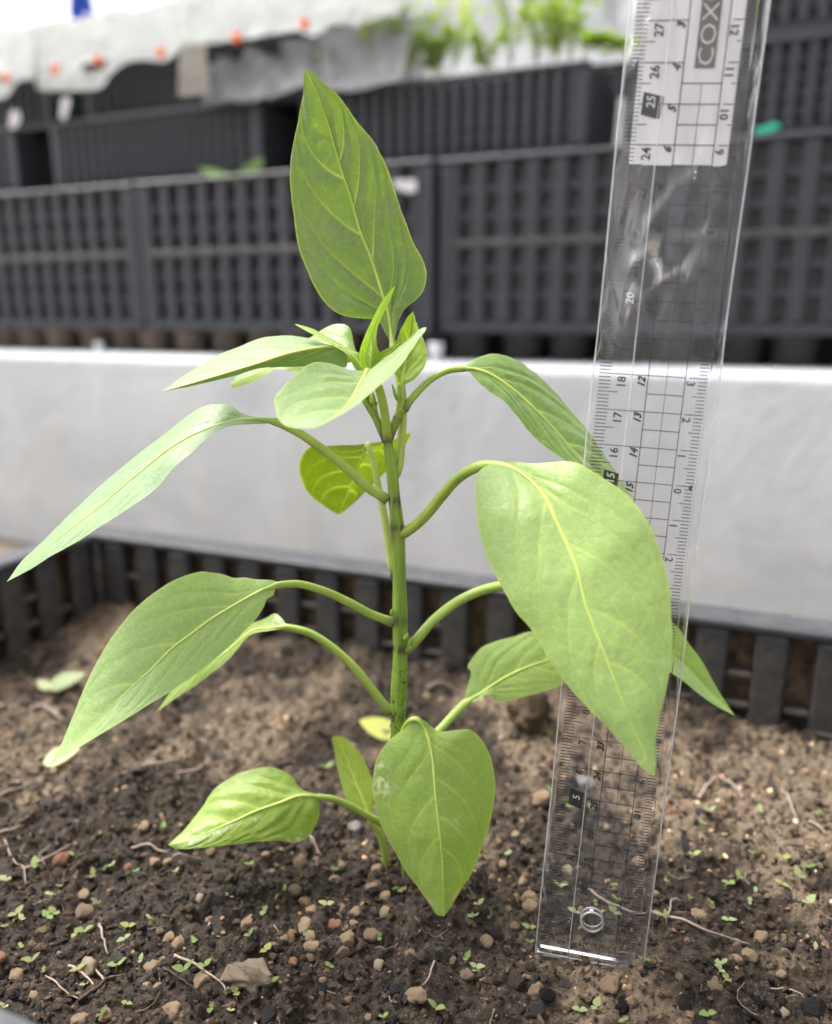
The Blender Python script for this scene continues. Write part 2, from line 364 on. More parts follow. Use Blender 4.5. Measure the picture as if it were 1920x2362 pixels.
# ------------------------------------------------------------------ crates
def add_part(name, me, parent, loc, mat=None, rot=(0, 0, 0)):
    o = link(name, me, parent, mat); o.location = loc; o.rotation_euler = rot; return o
def crate(label, s, e, z, L, Wd, H, pitch, ribw, rows, ledge=False, mat=None, cat='crate', group=None, thick=.014, filled=True, name='plastic_crate', ribs_inside=False, wall_bev=.0012, rib_back=False):
    """ribbed open-mesh crate; origin at its front left bottom corner, x along the row, y away."""
    mat = mat or M_BLACK
    r = empty(name, row(s, e, z), -PHI + .011 * math.sin(s * 37 + z * 91)); tag(r, label, cat, group)
    post = .018
    rim_h = .006
    bm = bmesh.new()
    t2 = thick + .002
    bm_box(bm, (L / 2, t2 / 2 - .001, H - rim_h / 2), (L, t2, rim_h), .0015); bm_box(bm, (L / 2, Wd - t2 / 2 + .001, H - rim_h / 2), (L, t2, rim_h), .0015)
    bm_box(bm, (t2 / 2 - .001, Wd / 2, H - rim_h / 2 - .0002), (t2, Wd - 2 * t2, rim_h), .0015); bm_box(bm, (L - t2 / 2 + .001, Wd / 2, H - rim_h / 2 - .0002), (t2, Wd - 2 * t2, rim_h), .0015)
    link('rim', from_bm('rim', bm), r, mat)
    bm = bmesh.new(); bm_box(bm, (L / 2, Wd / 2, .006), (L - .002, Wd - .002, .012), .001); link('base', from_bm('base', bm), r, mat)
    for (x, y) in ((post / 2, post / 2), (L - post / 2, post / 2), (post / 2, Wd - post / 2), (L - post / 2, Wd - post / 2)):
        add_part('corner_post', box_mesh('corner_post', (post, post, H - rim_h - .013), .0015), r, (x, y, (H - rim_h) / 2 + .006), mat)
    hh = H - rim_h - .013; zc = (H - rim_h) / 2 + .006
    def wall(axis, pos, length, outer, with_ribs):
        n = max(1, int(round((length - 2 * post) / pitch))); p = (length - 2 * post) / n
        rot = (0, 0, 0) if axis == 'x' else (0, 0, math.pi / 2)
        def put(nm, me, a, off, zz, mt=mat):
            loc = (a, pos + off, zz) if axis == 'x' else (pos + off, a, zz)
            add_part(nm, me, r, loc, mt, rot)
        sgn = outer                                        # -1: outer face towards -axis, +1: towards +axis
        put('liner', box_mesh('liner', (length - 2 * post, .002, hh - .002)), length / 2, -sgn * (thick - .002), zc, M_LINER)
        if not with_ribs: return
        for i in range(n + 1):
            a = post + i * p
            wdt = ribw if 0 < i < n else ribw * .5
            aa = a + (ribw * .25 if i == 0 else -ribw * .25 if i == n else 0)
            put('rib', box_mesh('rib', (wdt, thick * .55, hh - .0004), wall_bev), aa, -sgn * thick * .28, zc)
        for j in range(1, rows):
            zz = .013 + hh * j / rows
            if ledge and j == rows // 2:
                put('ledge', box_mesh('ledge', (length - 2 * post + .002, thick * .62, .009), .001), length / 2, -sgn * (thick * .31 - .0012), zz, M_LEDGE)
            else:
                put('bar', box_mesh('bar', (length - 2 * post, thick * .36, hh / rows * .34), .0008), length / 2, -sgn * (thick * .52), zz)
    wall('x', 0, L, -1, True); wall('x', Wd, L, 1, rib_back)
    wall('y', 0, Wd, -1, True); wall('y', L, Wd, 1, True)
    if filled:
        bm = bmesh.new(); bm_box(bm, (L / 2, Wd / 2, H * .42), (L - 2 * thick - .004, Wd - 2 * thick - .004, H * .78), 0)
        link('growing_medium', from_bm('growing_medium', bm), r, M_POTB)
    return r

AE, AZ, AH, AL = 0.95, CAM_Z - .024, .200, .452
gA = 'coarse crates of the lower row'
xa = -.832
for lab, k in (('coarse ribbed crate at the far left end of the lower row', -1), ('coarse ribbed crate of the lower row behind the tall upright leaf', 0), ('coarse ribbed crate of the lower row behind the ruler', 1), ('coarse ribbed crate of the lower row at the right frame edge', 2)):
    crate(lab, xa + k * (AL + .004) + .0015 * k, AE + .003 * (k % 2), AZ, AL, .33, AH, .032, .0165, 6, True, group=gA)
BE, BZ, BH = 1.0, AZ + AH + .0005, .1015
gB = 'fine-meshed shallow crates of the upper rows'
crate('shallow fine-mesh crate at the far left edge under the white cover', -1.478, BE, BZ, .378, .28, BH, .018, .0095, 5, group=gB, wall_bev=.0006)
crate('shallow fine-mesh crate above the leftmost lower crates, two seedling leaves in front', -1.031, BE, BZ, .378, .28, BH, .018, .0095, 5, group=gB, wall_bev=.0006)
crate('shallow fine-mesh crate with feathery green plants, right of the upright leaf', -.589, BE, BZ, .378, .28, BH, .018, .0095, 5, group=gB, wall_bev=.0006)
crate('shallow fine-mesh crate right of the ruler, lower one of its stack', -.070, BE + .005, BZ, .378, .28, BH, .018, .0095, 5, group=gB, wall_bev=.0006)
crate('shallow fine-mesh crate right of the ruler, on top of its stack', -.066, BE + .012, BZ + BH + .001, .378, .28, BH, .018, .0095, 5, group=gB, wall_bev=.0006)
crate('shallow fine-mesh crate on the upper tier under the white cover with orange clips', -.985, BE + .03, BZ + BH + .001, .378, .28, .085, .018, .0095, 4, group=gB, wall_bev=.0006)
crate('shallow fine-mesh crate on the upper tier cut by the left frame edge', -1.432, BE + .03, BZ + BH + .001, .378, .28, .085, .018, .0095, 4, group=gB, wall_bev=.0006)

crate('coarse ribbed crate in the back row left of the ruler, upper one', -.42, 1.37, CAM_Z + .172, AL, .33, AH, .032, .0165, 6, True, group='coarse crates of the back row')
crate('coarse ribbed crate in the back row left of the ruler, lower one', -.42, 1.37, CAM_Z - .03, AL, .33, AH, .032, .0165, 6, True, group='coarse crates of the back row')
# the planting crate around the soil, seen from inside: ribs towards the plant
NL, NW, NT = S1 - S0 + .036, E1 - E0 + .036, .018
NZ0 = CAM_Z - .1435 - .24; NH = .24
pc = empty('planting_crate', row(S0 - .018, E0 - .018, NZ0), -PHI)
tag(pc, 'soil-stained black crate holding the pepper plant, slatted far side visible', 'crate')
def near_crate():
    L, Wd, H, t = NL, NW, NH, NT
    bm = bmesh.new(); rh = .0055
    bm_box(bm, (L / 2, Wd - t / 2, H - rh / 2), (L, t + .002, rh), .0016); bm_box(bm, (L / 2, t / 2, H - rh / 2), (L, t + .002, rh), .0016)
    bm_box(bm, (t / 2, Wd / 2, H - rh / 2 - .0003), (t + .002, Wd - 2 * t - .002, rh), .0016); bm_box(bm, (L - t / 2, Wd / 2, H - rh / 2 - .0003), (t + .002, Wd - 2 * t - .002, rh), .0016)
    link('rim', from_bm('rim', bm), pc, M_RIM)
    bm = bmesh.new(); bm_box(bm, (L / 2, Wd / 2, .006), (L, Wd, .012), .001); link('base', from_bm('base', bm), pc, M_DUSTY)
    hh = H - rh - .0128; zc = .0124 + hh / 2
    for x in (t / 2, L - t / 2):
        for y in (t / 2, Wd - t / 2):
            add_part('corner_post', box_mesh('corner_post_near', (t + .006, t + .006, hh), .002), pc, (x, y, zc), M_DUSTY)
    dirt = Mat('dirt_caked_mesh'); P = dirt.coord('Object')
    dirt.set(col=dirt.ramp(dirt.noise(120, 6, .7, P), [(.32, (.03, .025, .022)), (.48, (.15, .10, .068)), (.72, (.34, .235, .155))]), rough=.9); dirt.bump(dirt.noise(400, 5, .7, P), .003)
    def side(axis, inner, outer, length, ribs):
        rot = (0, 0, 0) if axis == 'x' else (0, 0, math.pi / 2)
        sg = 1 if outer > inner else -1
        def put(nm, me, a, off, z, mt=M_DUSTY):
            add_part(nm, me, pc, (a, inner + sg * off, z) if axis == 'x' else (inner + sg * off, a, z), mt, rot)
        put('outer_panel', box_mesh('outer_panel', (length - 2 * t, .0022, hh)), length / 2, .0135, zc, dirt.m)
        n = int(round((length - 2 * t) / .0275)); p = (length - 2 * t) / n
        for i in range(n):
            a = t + (i + .5) * p
            put('rib', box_mesh('rib_near', (.0152, .0065, hh - .0005), .0014), a, .0035 + .0004 * math.sin(i * 2.3), zc)
            if i % 3 == 1: put('rib_step', box_mesh('rib_step', (.0154, .0022, hh * .80), .0006), a, -.0006, zc - hh * .10)
        for j, z in enumerate(np.arange(.03, H - .012, .0165)):
            for i in range(n + 1):
                if (i + j) % 2 == 0 or i % 3 == 0:
                    put('bar', box_mesh('bar_near', (p - .0148, .0095, .0034), .0008), t + i * p if 0 < i < n else (t + .0035 if i == 0 else length - t - .0035), .0075, z + .0007 * math.sin(i * 5 + j))
    side('x', Wd - t, Wd, L, True); side('x', t, 0, L, True); side('y', t, 0, Wd, True); side('y', L - t, L, Wd, True)
near_crate()

# pots between wall and crates
def lathe(name, prof, n=20):
    V = []; F = []
    for r, z in prof:
        for j in range(n): V.append((r * math.cos(2 * math.pi * j / n), r * math.sin(2 * math.pi * j / n), z))
    for i in range(len(prof) - 1):
        for j in range(n):
            k = (j + 1) % n; F.append((i * n + j, i * n + k, (i + 1) * n + k, (i + 1) * n + j))
    me = bpy.data.meshes.new(name); me.from_pydata(V, [], F); me.polygons.foreach_set('use_smooth', np.ones(len(F), dtype=bool)); return me
ph = AZ - WZ - .0006
pot_me = lathe('pot_body', [(.0005, 0), (.0205, 0), (.0215, .001), (.0235, ph - .007), (.0258, ph - .006), (.0262, ph), (.0240, ph), (.0225, .004), (.0005, .003)])
lip = lathe('pot_lip', [(.0263, ph - .0062), (.0268, ph - .0055), (.0270, ph - .0008), (.0264, ph - .0004)])
ORD = 'first second third fourth fifth sixth seventh eighth ninth tenth eleventh twelfth thirteenth fourteenth fifteenth'.split()
cnt = [0, 0]
for i in range(26):
    s = -1.225 + i * .063 + .004 * math.sin(i * 3.1); brown = s < -.42
    o = empty('plant_pot', row(s, AE + .045 + .006 * math.sin(i * 1.7), WZ + .0003), i * .9)
    nth = ORD[cnt[brown]]; cnt[brown] += 1
    tag(o, f'{nth} of the brown soiled pots under the lower crates, counted from the left' if brown else f'{nth} of the black pots under the lower crates, counted from the stem', 'pot', 'brown pots propping the crates' if brown else 'black pots propping the crates')
    a = link('pot_body', pot_me.copy() if False else pot_me, o); b = link('pot_lip', lip, o)
    for q in (a, b):
        q.material_slots  # material per object so the two kinds can share a mesh
        if len(q.data.materials) == 0: q.data.materials.append(M_POTB)
        q.material_slots[0].link = 'OBJECT'; q.material_slots[0].material = M_POTB if brown else M_POTK

bm = bmesh.new(); bm_box(bm, (0, 0, ph / 2), (1.9, .03, ph - .0006), .002); blocker = link('light_blocker', from_bm('light_blocker', bm), None, M_POTK); blocker.location = row(-.40, AE + .12, WZ + .0003); blocker.rotation_euler = (0, 0, -PHI); tag(blocker, 'added dark light blocker, unseen behind the pots under the crates', 'light_blocker')  # added piece, keeps light from behind out of the pot gap
# ------------------------------------------------------------------ row covers, clips, tags, far bits
def sheet(name, label, hem, crest, e_hem, e_crest, back, mat, n=90, m_=34, amp=.006, seed=0, group='white covers over the upper crates', cat='cover', drop=.30):
    h2 = resample([D(*p) for p in hem], n); c2 = resample([D(*p) for p in crest], n)
    G = np.zeros((m_, n, 3))
    for i in range(n):
        a = on_e(h2[i, 0], h2[i, 1], e_hem); b = on_e(c2[i, 0], c2[i, 1], e_crest)
        for j in range(m_):
            t = j / (m_ - 1) * 1.45
            if t <= 1: p = a + (b - a) * t; p[2] += .035 * math.sin(math.pi * t) * .8
            else:
                k = (t - 1) / .45; p = b + row(0, 1, 0) * back * k; p[2] -= drop * k * k
            G[j, i] = p
    ii = np.linspace(0, 7, n)[None, :]; jj = np.linspace(0, 3, m_)[:, None]
    wv = fbm(ii * 2.2 + jj * 1.3 + seed, jj * 1.1 - ii * .3 + seed, 4, 3) * amp * (.25 + np.linspace(0, 1, m_)[:, None])
    fold = amp * .8 * np.sin(ii * 5 + 3 * vnoise(ii, jj, 2) + seed)
    G += (wv + fold * .6 * np.clip(jj * 1.2, .08, 1))[..., None] * row(0, -1, .5)[None, None, :]
    i0 = (np.arange(m_ - 1)[:, None] * n + np.arange(n - 1)[None, :]).ravel()
    o = link(name, mesh_np(name, G.reshape(-1, 3), np.stack([i0, i0 + 1, i0 + 1 + n, i0 + n], 1)), None, mat)
    return tag(o, label, cat, group)
sheet('row_cover', 'white translucent fleece draped over the upper left crates, fastened by orange clips',
      [(-60, 220), (10, 205), (40, 172), (72, 167), (80, 186), (140, 190), (200, 184), (222, 160), (245, 143), (290, 127), (340, 130), (356, 122), (372, 110), (400, 97), (440, 92), (500, 82), (560, 72), (640, 56), (720, 48), (800, 34), (840, 24)],
      [(-60, 78), (60, 64), (130, 46), (200, 38), (300, 14), (420, -4), (500, -22), (620, -40), (760, -60), (860, -75)], .985, 1.33, .25, M_CLOTH, 150, 50, .011, 1)
sheet('row_cover', 'white sheet greyed by painted shade, hanging over the crate left of the upright leaf tip',
      [(425, 216), (520, 210), (600, 192), (640, 180), (668, 190), (700, 192), (780, 182), (825, 162), (848, 125), (850, 90)],
      [(430, 118), (500, 106), (570, 94), (640, 74), (700, 66), (750, 62), (800, 60), (850, 58)], .978, 1.10, .2, M_CLOTH2, 130, 44, .011, 4)
sheet('row_cover', 'pale grey sheet behind the feathery plants at the top',
      [(835, 96), (900, 100), (1000, 92), (1100, 96), (1200, 86), (1260, 96), (1340, 112), (1400, 118)],
      [(835, -30), (950, -50), (1100, -60), (1250, -70), (1400, -70)], 1.34, 1.62, .3, M_CLOTH2, 100, 40, .013, 8)
sheet('hanging_bag', 'beige thin plastic bag hanging from the white cover',
      [(371, 203), (392, 200), (415, 197), (438, 194)], [(384, 104), (396, 97), (410, 95), (428, 100)], .968, .985, .006, M_BEIGE, 24, 24, .004, 11, group='single bag', cat='bag', drop=.03)
def clip(px, py, e, lab):
    p = on_e(*D(px, py), e); r = empty('spring_clip', p, -PHI + .2); r.scale = (.78,) * 3; tag(r, lab, 'clip', 'orange clips holding the white covers')
    for sg in (-1, 1):
        bm = bmesh.new(); bm_box(bm, (0, sg * .0035, .001), (.012, .0026, .010), .0008); link('jaw', from_bm('jaw', bm), r, M_ORANGE)
        bm = bmesh.new(); bm_box(bm, (0, sg * .0050, -.0065), (.0095, .0022, .006), .0008); link('handle', from_bm('handle', bm), r, M_ORANGE)
    a = np.linspace(0, 6 * math.pi, 40); P = np.stack([np.linspace(-.006, .006, 40), .0016 * np.cos(a), -.003 + .0012 * np.sin(a)], 1)
    tube('spring', P, .0005, r, M_WHITE, 6)
for px, py, lab in ((12, 160, 'orange clip on the white cover nearest the left frame edge'), (115, 142, 'orange clip on the white cover, second from the left frame edge'), (203, 122, 'orange clip on the white cover above the lowest sag of its hem'),
                    (335, 107, 'orange clip on the white cover just left of the beige bag'), (493, 76, 'orange clip on the white cover just right of the beige bag'), (635, 47, 'orange clip on the white cover above the upright leaf tip'), (965, 9, 'orange clip among the feathery plants at the top edge')):
    clip(px, py, .962 if px < 900 else 1.30, lab)
def plate(name, lab, cat, pts, e, mat, th=.0012, group=None):
    P = [on_e(*D(*p), e) for p in pts]; bm = bmesh.new()
    f = bm.faces.new([bm.verts.new(p) for p in P]); ex = bmesh.ops.extrude_face_region(bm, geom=[f])
    bmesh.ops.translate(bm, verts=[v for v in ex['geom'] if isinstance(v, bmesh.types.BMVert)], vec=Vector(row(0, th, 0)))
    bmesh.ops.recalc_face_normals(bm, faces=bm.faces); bmesh.ops.bevel(bm, geom=list(bm.edges), offset=.0003, segments=1, affect='EDGES')
    return tag(link(name, from_bm(name, bm), None, mat), lab, cat, group)
plate('plant_tag', 'white plant tag in the gap left of the fine-mesh crate', 'tag', [(124, 246), (128, 204), (144, 202), (146, 214), (136, 248)], .985, M_WHITE)
plate('plant_tag', 'white plant tag at the left frame edge', 'tag', [(18, 262), (22, 230), (40, 232), (42, 248), (30, 270)], .985, M_WHITE)
plate('plant_tag', 'white plastic strip lying on the lower crate beside the upright leaf', 'tag', [(820, 376), (868, 374), (870, 398), (852, 403), (822, 390)], .940, M_WHITE)
plate('plastic_strip', 'teal plastic strip on the crate rim right of the ruler', 'strip', [(1572, 268), (1622, 254), (1630, 264), (1604, 276), (1576, 279)], .96, M_TEAL)
plate('plant_tag', 'pale grey upright tag just left of the ruler, behind the crate corner', 'tag', [(1280, 312), (1290, 205), (1306, 203), (1300, 314)], 1.03, M_WHITE)
# white bead / cup bits in the pot gap
for px, py, lab in ((206, 712, 'small white bottle cap between the pots on the left'), (910, 722, 'small white cup between the pots right of the stem')):
    p = on_e(*D(px, py), .935); o = tag(link('white_cup', lathe('white_cup', [(.0005, 0), (.008, 0), (.0095, .012), (.0105, .024), (.0095, .0245), (.0005, .018)], 16), None, M_WHITE), lab, 'cup'); o.location = (p[0], p[1], WZ + .0004); o.scale = (.62,) * 3 if px < 500 else (.9,) * 3

# seedling leaves peeping over the lower crate rim, feathery plants, far shrubs
def blade_geo(base, tip, width, up, n=8, fold=.15, droop=0.0, shape=1.0):
    base, tip, up = (np.asarray(v, float) for v in (base, tip, up)); ax = tip - base; L = np.linalg.norm(ax); ax = ax / L
    sd = np.cross(ax, up); sd /= np.linalg.norm(sd) + 1e-9; nu = np.cross(sd, ax); V = []; F = []
    for i in range(n + 1):
        t = i / n; w_ = width * (math.sin(math.pi * min(1, t ** (.75 * shape))) ** .8 * .5 + (.02 if 0 < i < n else 0.004))
        c = base + ax * L * t - np.array([0, 0, 1]) * droop * L * t * t
        V += [c - sd * w_ + nu * w_ * fold, c, c + sd * w_ + nu * w_ * fold]
    for i in range(n):
        for j in (0, 1): F.append((3 * i + j, 3 * i + j + 1, 3 * i + j + 4, 3 * i + j + 3))
    return V, F
def merge(parts):
    V = []; F = []
    for v, f in parts:
        k = len(V); V += [tuple(q) for q in v]; F += [tuple(dict.fromkeys(i + k for i in q)) for q in f]
    return V, F
def geo_obj(name, VF, parent, mat, color=None, attrs=True):
    V, F = VF; me = bpy.data.meshes.new(name); me.from_pydata([tuple(v) for v in V], [], [tuple(dict.fromkeys(f)) for f in F])
    me.polygons.foreach_set('use_smooth', np.ones(len(me.polygons), dtype=bool))
    o = link(name, me, parent, mat)
    if color: o.color = (*color, 1)
    return o
p0 = on_e(*D(470, 395), 1.02)
sg = empty('seedling', (p0[0], p0[1], AZ + AH - .03)); tag(sg, 'seedling with two broad leaves peeping over the lower crate rim', 'seedling')
def loc(v): return np.asarray(v) - np.array(sg.location)
for (a, b, wd, up, c) in (((500, 385), (414, 350), .020, (0.1, -.8, .8), (.17, .34, .03)), ((500, 385), (551, 328), .022, (.5, -.7, .5), (.24, .40, .14))):
    geo_obj('leaf', blade_geo(loc(on_e(*D(*a), .99)), loc(on_e(*D(*b), .985)), wd, up, 10, .2), sg, M_LEAF, c)
geo_obj('stem', tube_geo([(0, 0, 0), (.004, -.02, .014), loc(on_e(*D(502, 398), .99))], .0012, 6), sg, M_STALK, (.2, .3, .08))
def feather(px, py, e, h, nst, seed, lab, lean=0.0):
    r_ = random.Random(seed); p = on_e(*D(px, py), e); r = empty('feathery_plant', p); tag(r, lab, 'plant', 'feathery seedlings in the upper crate')
    st = []; lv = []
    for k in range(nst):
        a = r_.uniform(0, 2 * math.pi); sp = r_.uniform(.15, .5); hh = h * r_.uniform(.6, 1.05)
        pts = [np.array([0, 0, 0.0]), np.array([math.cos(a) * sp * hh * .3 + lean * hh * .3, math.sin(a) * sp * hh * .3, hh * .5]), np.array([math.cos(a) * sp * hh + lean * hh, math.sin(a) * sp * hh, hh * (1 if lean < .8 else .3)])]
        P = resample(pts, 9); st.append(tube_geo(P, np.linspace(.0011, .0006, 9), 5))
        for q in range(2, 9):
            for sgn in ((-1, 1) if q % 3 == 0 else (r_.choice((-1, 1)),)):
                az = a + sgn * r_.uniform(.6, 1.5); ln = r_.uniform(.009, .020)
                tip = P[q] + np.array([math.cos(az) * ln, math.sin(az) * ln, r_.uniform(-.3, .6) * ln])
                lv.append(blade_geo(P[q], tip, ln * r_.uniform(.35, .6), (0, 0, 1), 4, .2, .1))
                for u in (.45, .75):
                    c = P[q] + (tip - P[q]) * u; az2 = az + r_.choice((-1, 1)) * 1.0
                    lv.append(blade_geo(c, c + np.array([math.cos(az2), math.sin(az2), .2]) * ln * .45, ln * .28, (0, 0, 1), 3, .2))
    geo_obj('stem', merge(st), r, M_STALK, (.25, .36, .08)); geo_obj('foliage', merge(lv), r, M_LEAF, r_.choice(((.32, .46, .08), (.38, .52, .12), (.28, .42, .07))))
fz = [(700, 205, 1.03, .055, 3, 'wispy green seedling beside the upright leaf tip'), (790, 190, 1.03, .12, 4, 'thin feathery plant over the hanging sheet'), (852, 168, 1.04, .10, 5, 'low feathery plant at the left of the leafy crate'), (905, 160, 1.05, .05, 7, 'short bushy feathery plant in the leafy crate'),
      (948, 150, 1.06, .11, 5, 'feathery plant below the topmost orange clip'), (1010, 150, 1.04, .06, 6, 'pale feathery plant in the middle of the leafy crate'), (1065, 140, 1.07, .15, 5, 'tall feathery plant reaching the top frame edge'), (1120, 135, 1.10, .16, 5, 'tall dense feathery plant right of the middle'),
      (1160, 128, 1.05, .08, 8, 'dense feathery plant near the crate corner'), (1190, 125, 1.12, .13, 5, 'upright feathery plant behind the crate corner')]
for i, (px, py, e, h, nst, lab) in enumerate(fz): feather(px, py, e, h, nst + 3, 50 + i, lab)
feather(1212, 128, 1.03, .065, 9, 77, 'feathery plant drooping over the crate corner', 1.0)
# blue tarpaulin and shrubs far behind, top left
cs_ = [on_e(*D(*c_), 3.2) for c_ in ((136, 42), (188, 34), (196, -40), (168, -40))]; Vt = []
for j_ in range(13):
    for i_ in range(13):
        a_, b_ = i_ / 12, j_ / 12; Vt.append((cs_[0] * (1 - a_) + cs_[1] * a_) * (1 - b_) + (cs_[3] * (1 - a_) + cs_[2] * a_) * b_ + row(0, 1, 0) * .03 * math.sin(i_ * 1.1 + j_ * .6) + np.array([0, 0, .01 * math.sin(i_ * .8)]))
bt = link('tarpaulin', mesh_np('tarpaulin', np.array(Vt), np.array([[j_ * 13 + i_, j_ * 13 + i_ + 1, j_ * 13 + i_ + 14, j_ * 13 + i_ + 13] for j_ in range(12) for i_ in range(12)])), None, M_BLUE)
tag(bt, 'blue tarpaulin corner far behind the white cover, top left', 'tarpaulin')
def shrub(px, py, e, h, wdt, seed, lab):
    r_ = random.Random(seed); p = on_e(*D(px, py), e); r = empty('shrub', (p[0], p[1], GZ)); tag(r, lab, 'shrub', 'shrubs far behind')
    top = p[2] - GZ; lv = []; st = []
    for k in range(7):
        a = r_.uniform(0, 6.28); P = resample([(0, 0, 0), (math.cos(a) * wdt * .2, math.sin(a) * wdt * .2, top * .6), (math.cos(a) * wdt, math.sin(a) * wdt, top * r_.uniform(.8, 1.1))], 10); st.append(tube_geo(P, np.linspace(.012, .003, 10), 5))
        for u in range(60):
            c = P[r_.randint(4, 9)] + np.array([r_.gauss(0, wdt * .35), r_.gauss(0, wdt * .35), r_.gauss(0, h * .3)]); a2 = r_.uniform(0, 6.28); ln = r_.uniform(.03, .06)
            lv.append(blade_geo(c, c + np.array([math.cos(a2), math.sin(a2), r_.uniform(-.6, .6)]) * ln, ln * .5, (0, 0, 1), 4, .2))
    geo_obj('stem', merge(st), r, M_TWIG); geo_obj('foliage', merge(lv), r, M_LEAF, (.16, .22, .07))
shrub(45, 20, 3.6, .3, .16, 3, 'sparse leafy shrub at the top left corner'); shrub(430, -10, 2.2, .15, .08, 9, 'small leafy shrub above the beige bag')

# ------------------------------------------------------------------ ruler (cm units scaled to metres)
RO = np.array([.053968, .21642, CAM_Z - .196603]); RU = np.array([.9794, -.19609, -.04824]); RV = np.array([.05898, .04926, .99704])
RU /= np.linalg.norm(RU); RV = RV - RU * (RV @ RU); RV /= np.linalg.norm(RV); RW = np.cross(RU, RV)
ruler = empty('ruler'); tag(ruler, 'clear acrylic ruler in a plastic sleeve standing upright in the soil', 'ruler')
ruler.matrix_world = Matrix([[RU[0] * .01, RV[0] * .01, RW[0] * .01, RO[0]], [RU[1] * .01, RV[1] * .01, RW[1] * .01, RO[1]], [RU[2] * .01, RV[2] * .01, RW[2] * .01, RO[2]], [0, 0, 0, 1]])
gm = Mat('clear_acrylic_edge'); gm.set(col=(.97, .98, .985), rough=.03, trans=1.0, ior=1.47, spec=.5)
def film_like(name, tint, gain, rough_, haze):
    m = Mat(name); g = m.n('ShaderNodeBsdfGlossy'); g.inputs['Roughness'].default_value = rough_; t_ = m.n('ShaderNodeBsdfTransparent'); t_.inputs['Color'].default_value = (*tint, 1)
    d_ = m.n('ShaderNodeBsdfDiffuse'); d_.inputs['Color'].default_value = (.75, .75, .76, 1)
    fr_ = m.n('ShaderNodeFresnel'); fr_.inputs['IOR'].default_value = 1.45
    a = m.n('ShaderNodeMixShader'); m.l(m.math('MULTIPLY', fr_.outputs[0], gain), a.inputs[0]); m.l(t_.outputs[0], a.inputs[1]); m.l(g.outputs[0], a.inputs[2])
    b_ = m.n('ShaderNodeMixShader'); b_.inputs[0].default_value = haze; m.l(a.outputs[0], b_.inputs[1]); m.l(d_.outputs[0], b_.inputs[2]); m.l(b_.outputs[0], m.out.inputs['Surface']); return m.m
M_ACR = film_like('clear_acrylic', (.985, .985, .99), .30, .02, .022)
M_INK = simple('black_ink', (.012, .012, .013), .5, .05); M_GREY = simple('grey_ink', (.16, .16, .15), .5, .05); M_CARD = simple('white_card', (.93, .93, .95), .6, .03, 3)
M_INKW = simple('white_ink', (.80, .80, .80), .5, .05)
U0, U1, V0, V1 = -1.36, 1.62, -.34, 30.6
bm = bmesh.new(); HC, HR = (.15, .98), .33
outer = [bm.verts.new((x, y, .005)) for x, y in ((U0, V0), (U1, V0), (U1, V1), (U0, V1))]
hole = [bm.verts.new((HC[0] + HR * math.cos(a), HC[1] + HR * math.sin(a), .005)) for a in np.linspace(0, 2 * math.pi, 40, endpoint=False)]
es = [bm.edges.new((outer[i], outer[(i + 1) % 4])) for i in range(4)] + [bm.edges.new((hole[i], hole[(i + 1) % 40])) for i in range(40)]
bmesh.ops.triangle_fill(bm, use_beauty=True, use_dissolve=False, edges=es)
ex = bmesh.ops.extrude_face_region(bm, geom=list(bm.faces)); bmesh.ops.translate(bm, verts=[v for v in ex['geom'] if isinstance(v, bmesh.types.BMVert)], vec=(0, 0, .24))
for v in bm.verts:                                           # bevelled long edges
    if v.co.z > .1 and v.co.x < U0 + .01: v.co.z -= .10
    if v.co.z > .1 and v.co.x > U1 - .01: v.co.z -= .10
bmesh.ops.recalc_face_normals(bm, faces=bm.faces)
me = from_bm('acrylic_body', bm); me.materials.append(M_ACR); me.materials.append(gm.m)
for p_ in me.polygons: p_.material_index = 0 if abs(p_.normal.z) > .5 else 1
link('acrylic_body', me, ruler)
Qv, Qf = [], []
def ink(u0, v0, u1, v1, z=0.0):
    k = len(Qv); Qv.extend([(u0, v0, z), (u1, v0, z), (u1, v1, z), (u0, v1, z)]); Qf.append((k, k + 1, k + 2, k + 3))
lw = .024
for k in range(0, 301):
    v = k / 10; cm_ = k % 10 == 0; hf = k % 5 == 0
    u_end = 0 if (cm_ and k > 0) else (-.78 if hf and not cm_ else -1.01); ink(-1.33, v - lw / 2, u_end, v + lw / 2)
    ink(1.10 if cm_ else (1.24 if hf else 1.34), v - lw / 2, 1.57, v + lw / 2)
    if hf and k >= 0 and k <= 255: ink(.01, v - lw / 2, .99, v + lw / 2, .0004)
ink(-.012, -.3, .012, 30.2, .0008); ink(.99 - .006, -.3, 1.006, 30.2, .0008); ink(.5 - .007, -.3, .5 + .007, 25.5, .0008)
k = len(Qv); Qv.extend([(1.42, 14.96, .0012), (1.53, 14.85, .0012), (1.53, 15.08, .0012)]); Qf.append((k, k + 1, k + 2))
me = bpy.data.meshes.new('scale_marks'); me.from_pydata(Qv, [], Qf); link('scale_marks', me, ruler, M_INK)
TV = {'ink': ([], []), 'white': ([], []), 'grey': ([], [])}
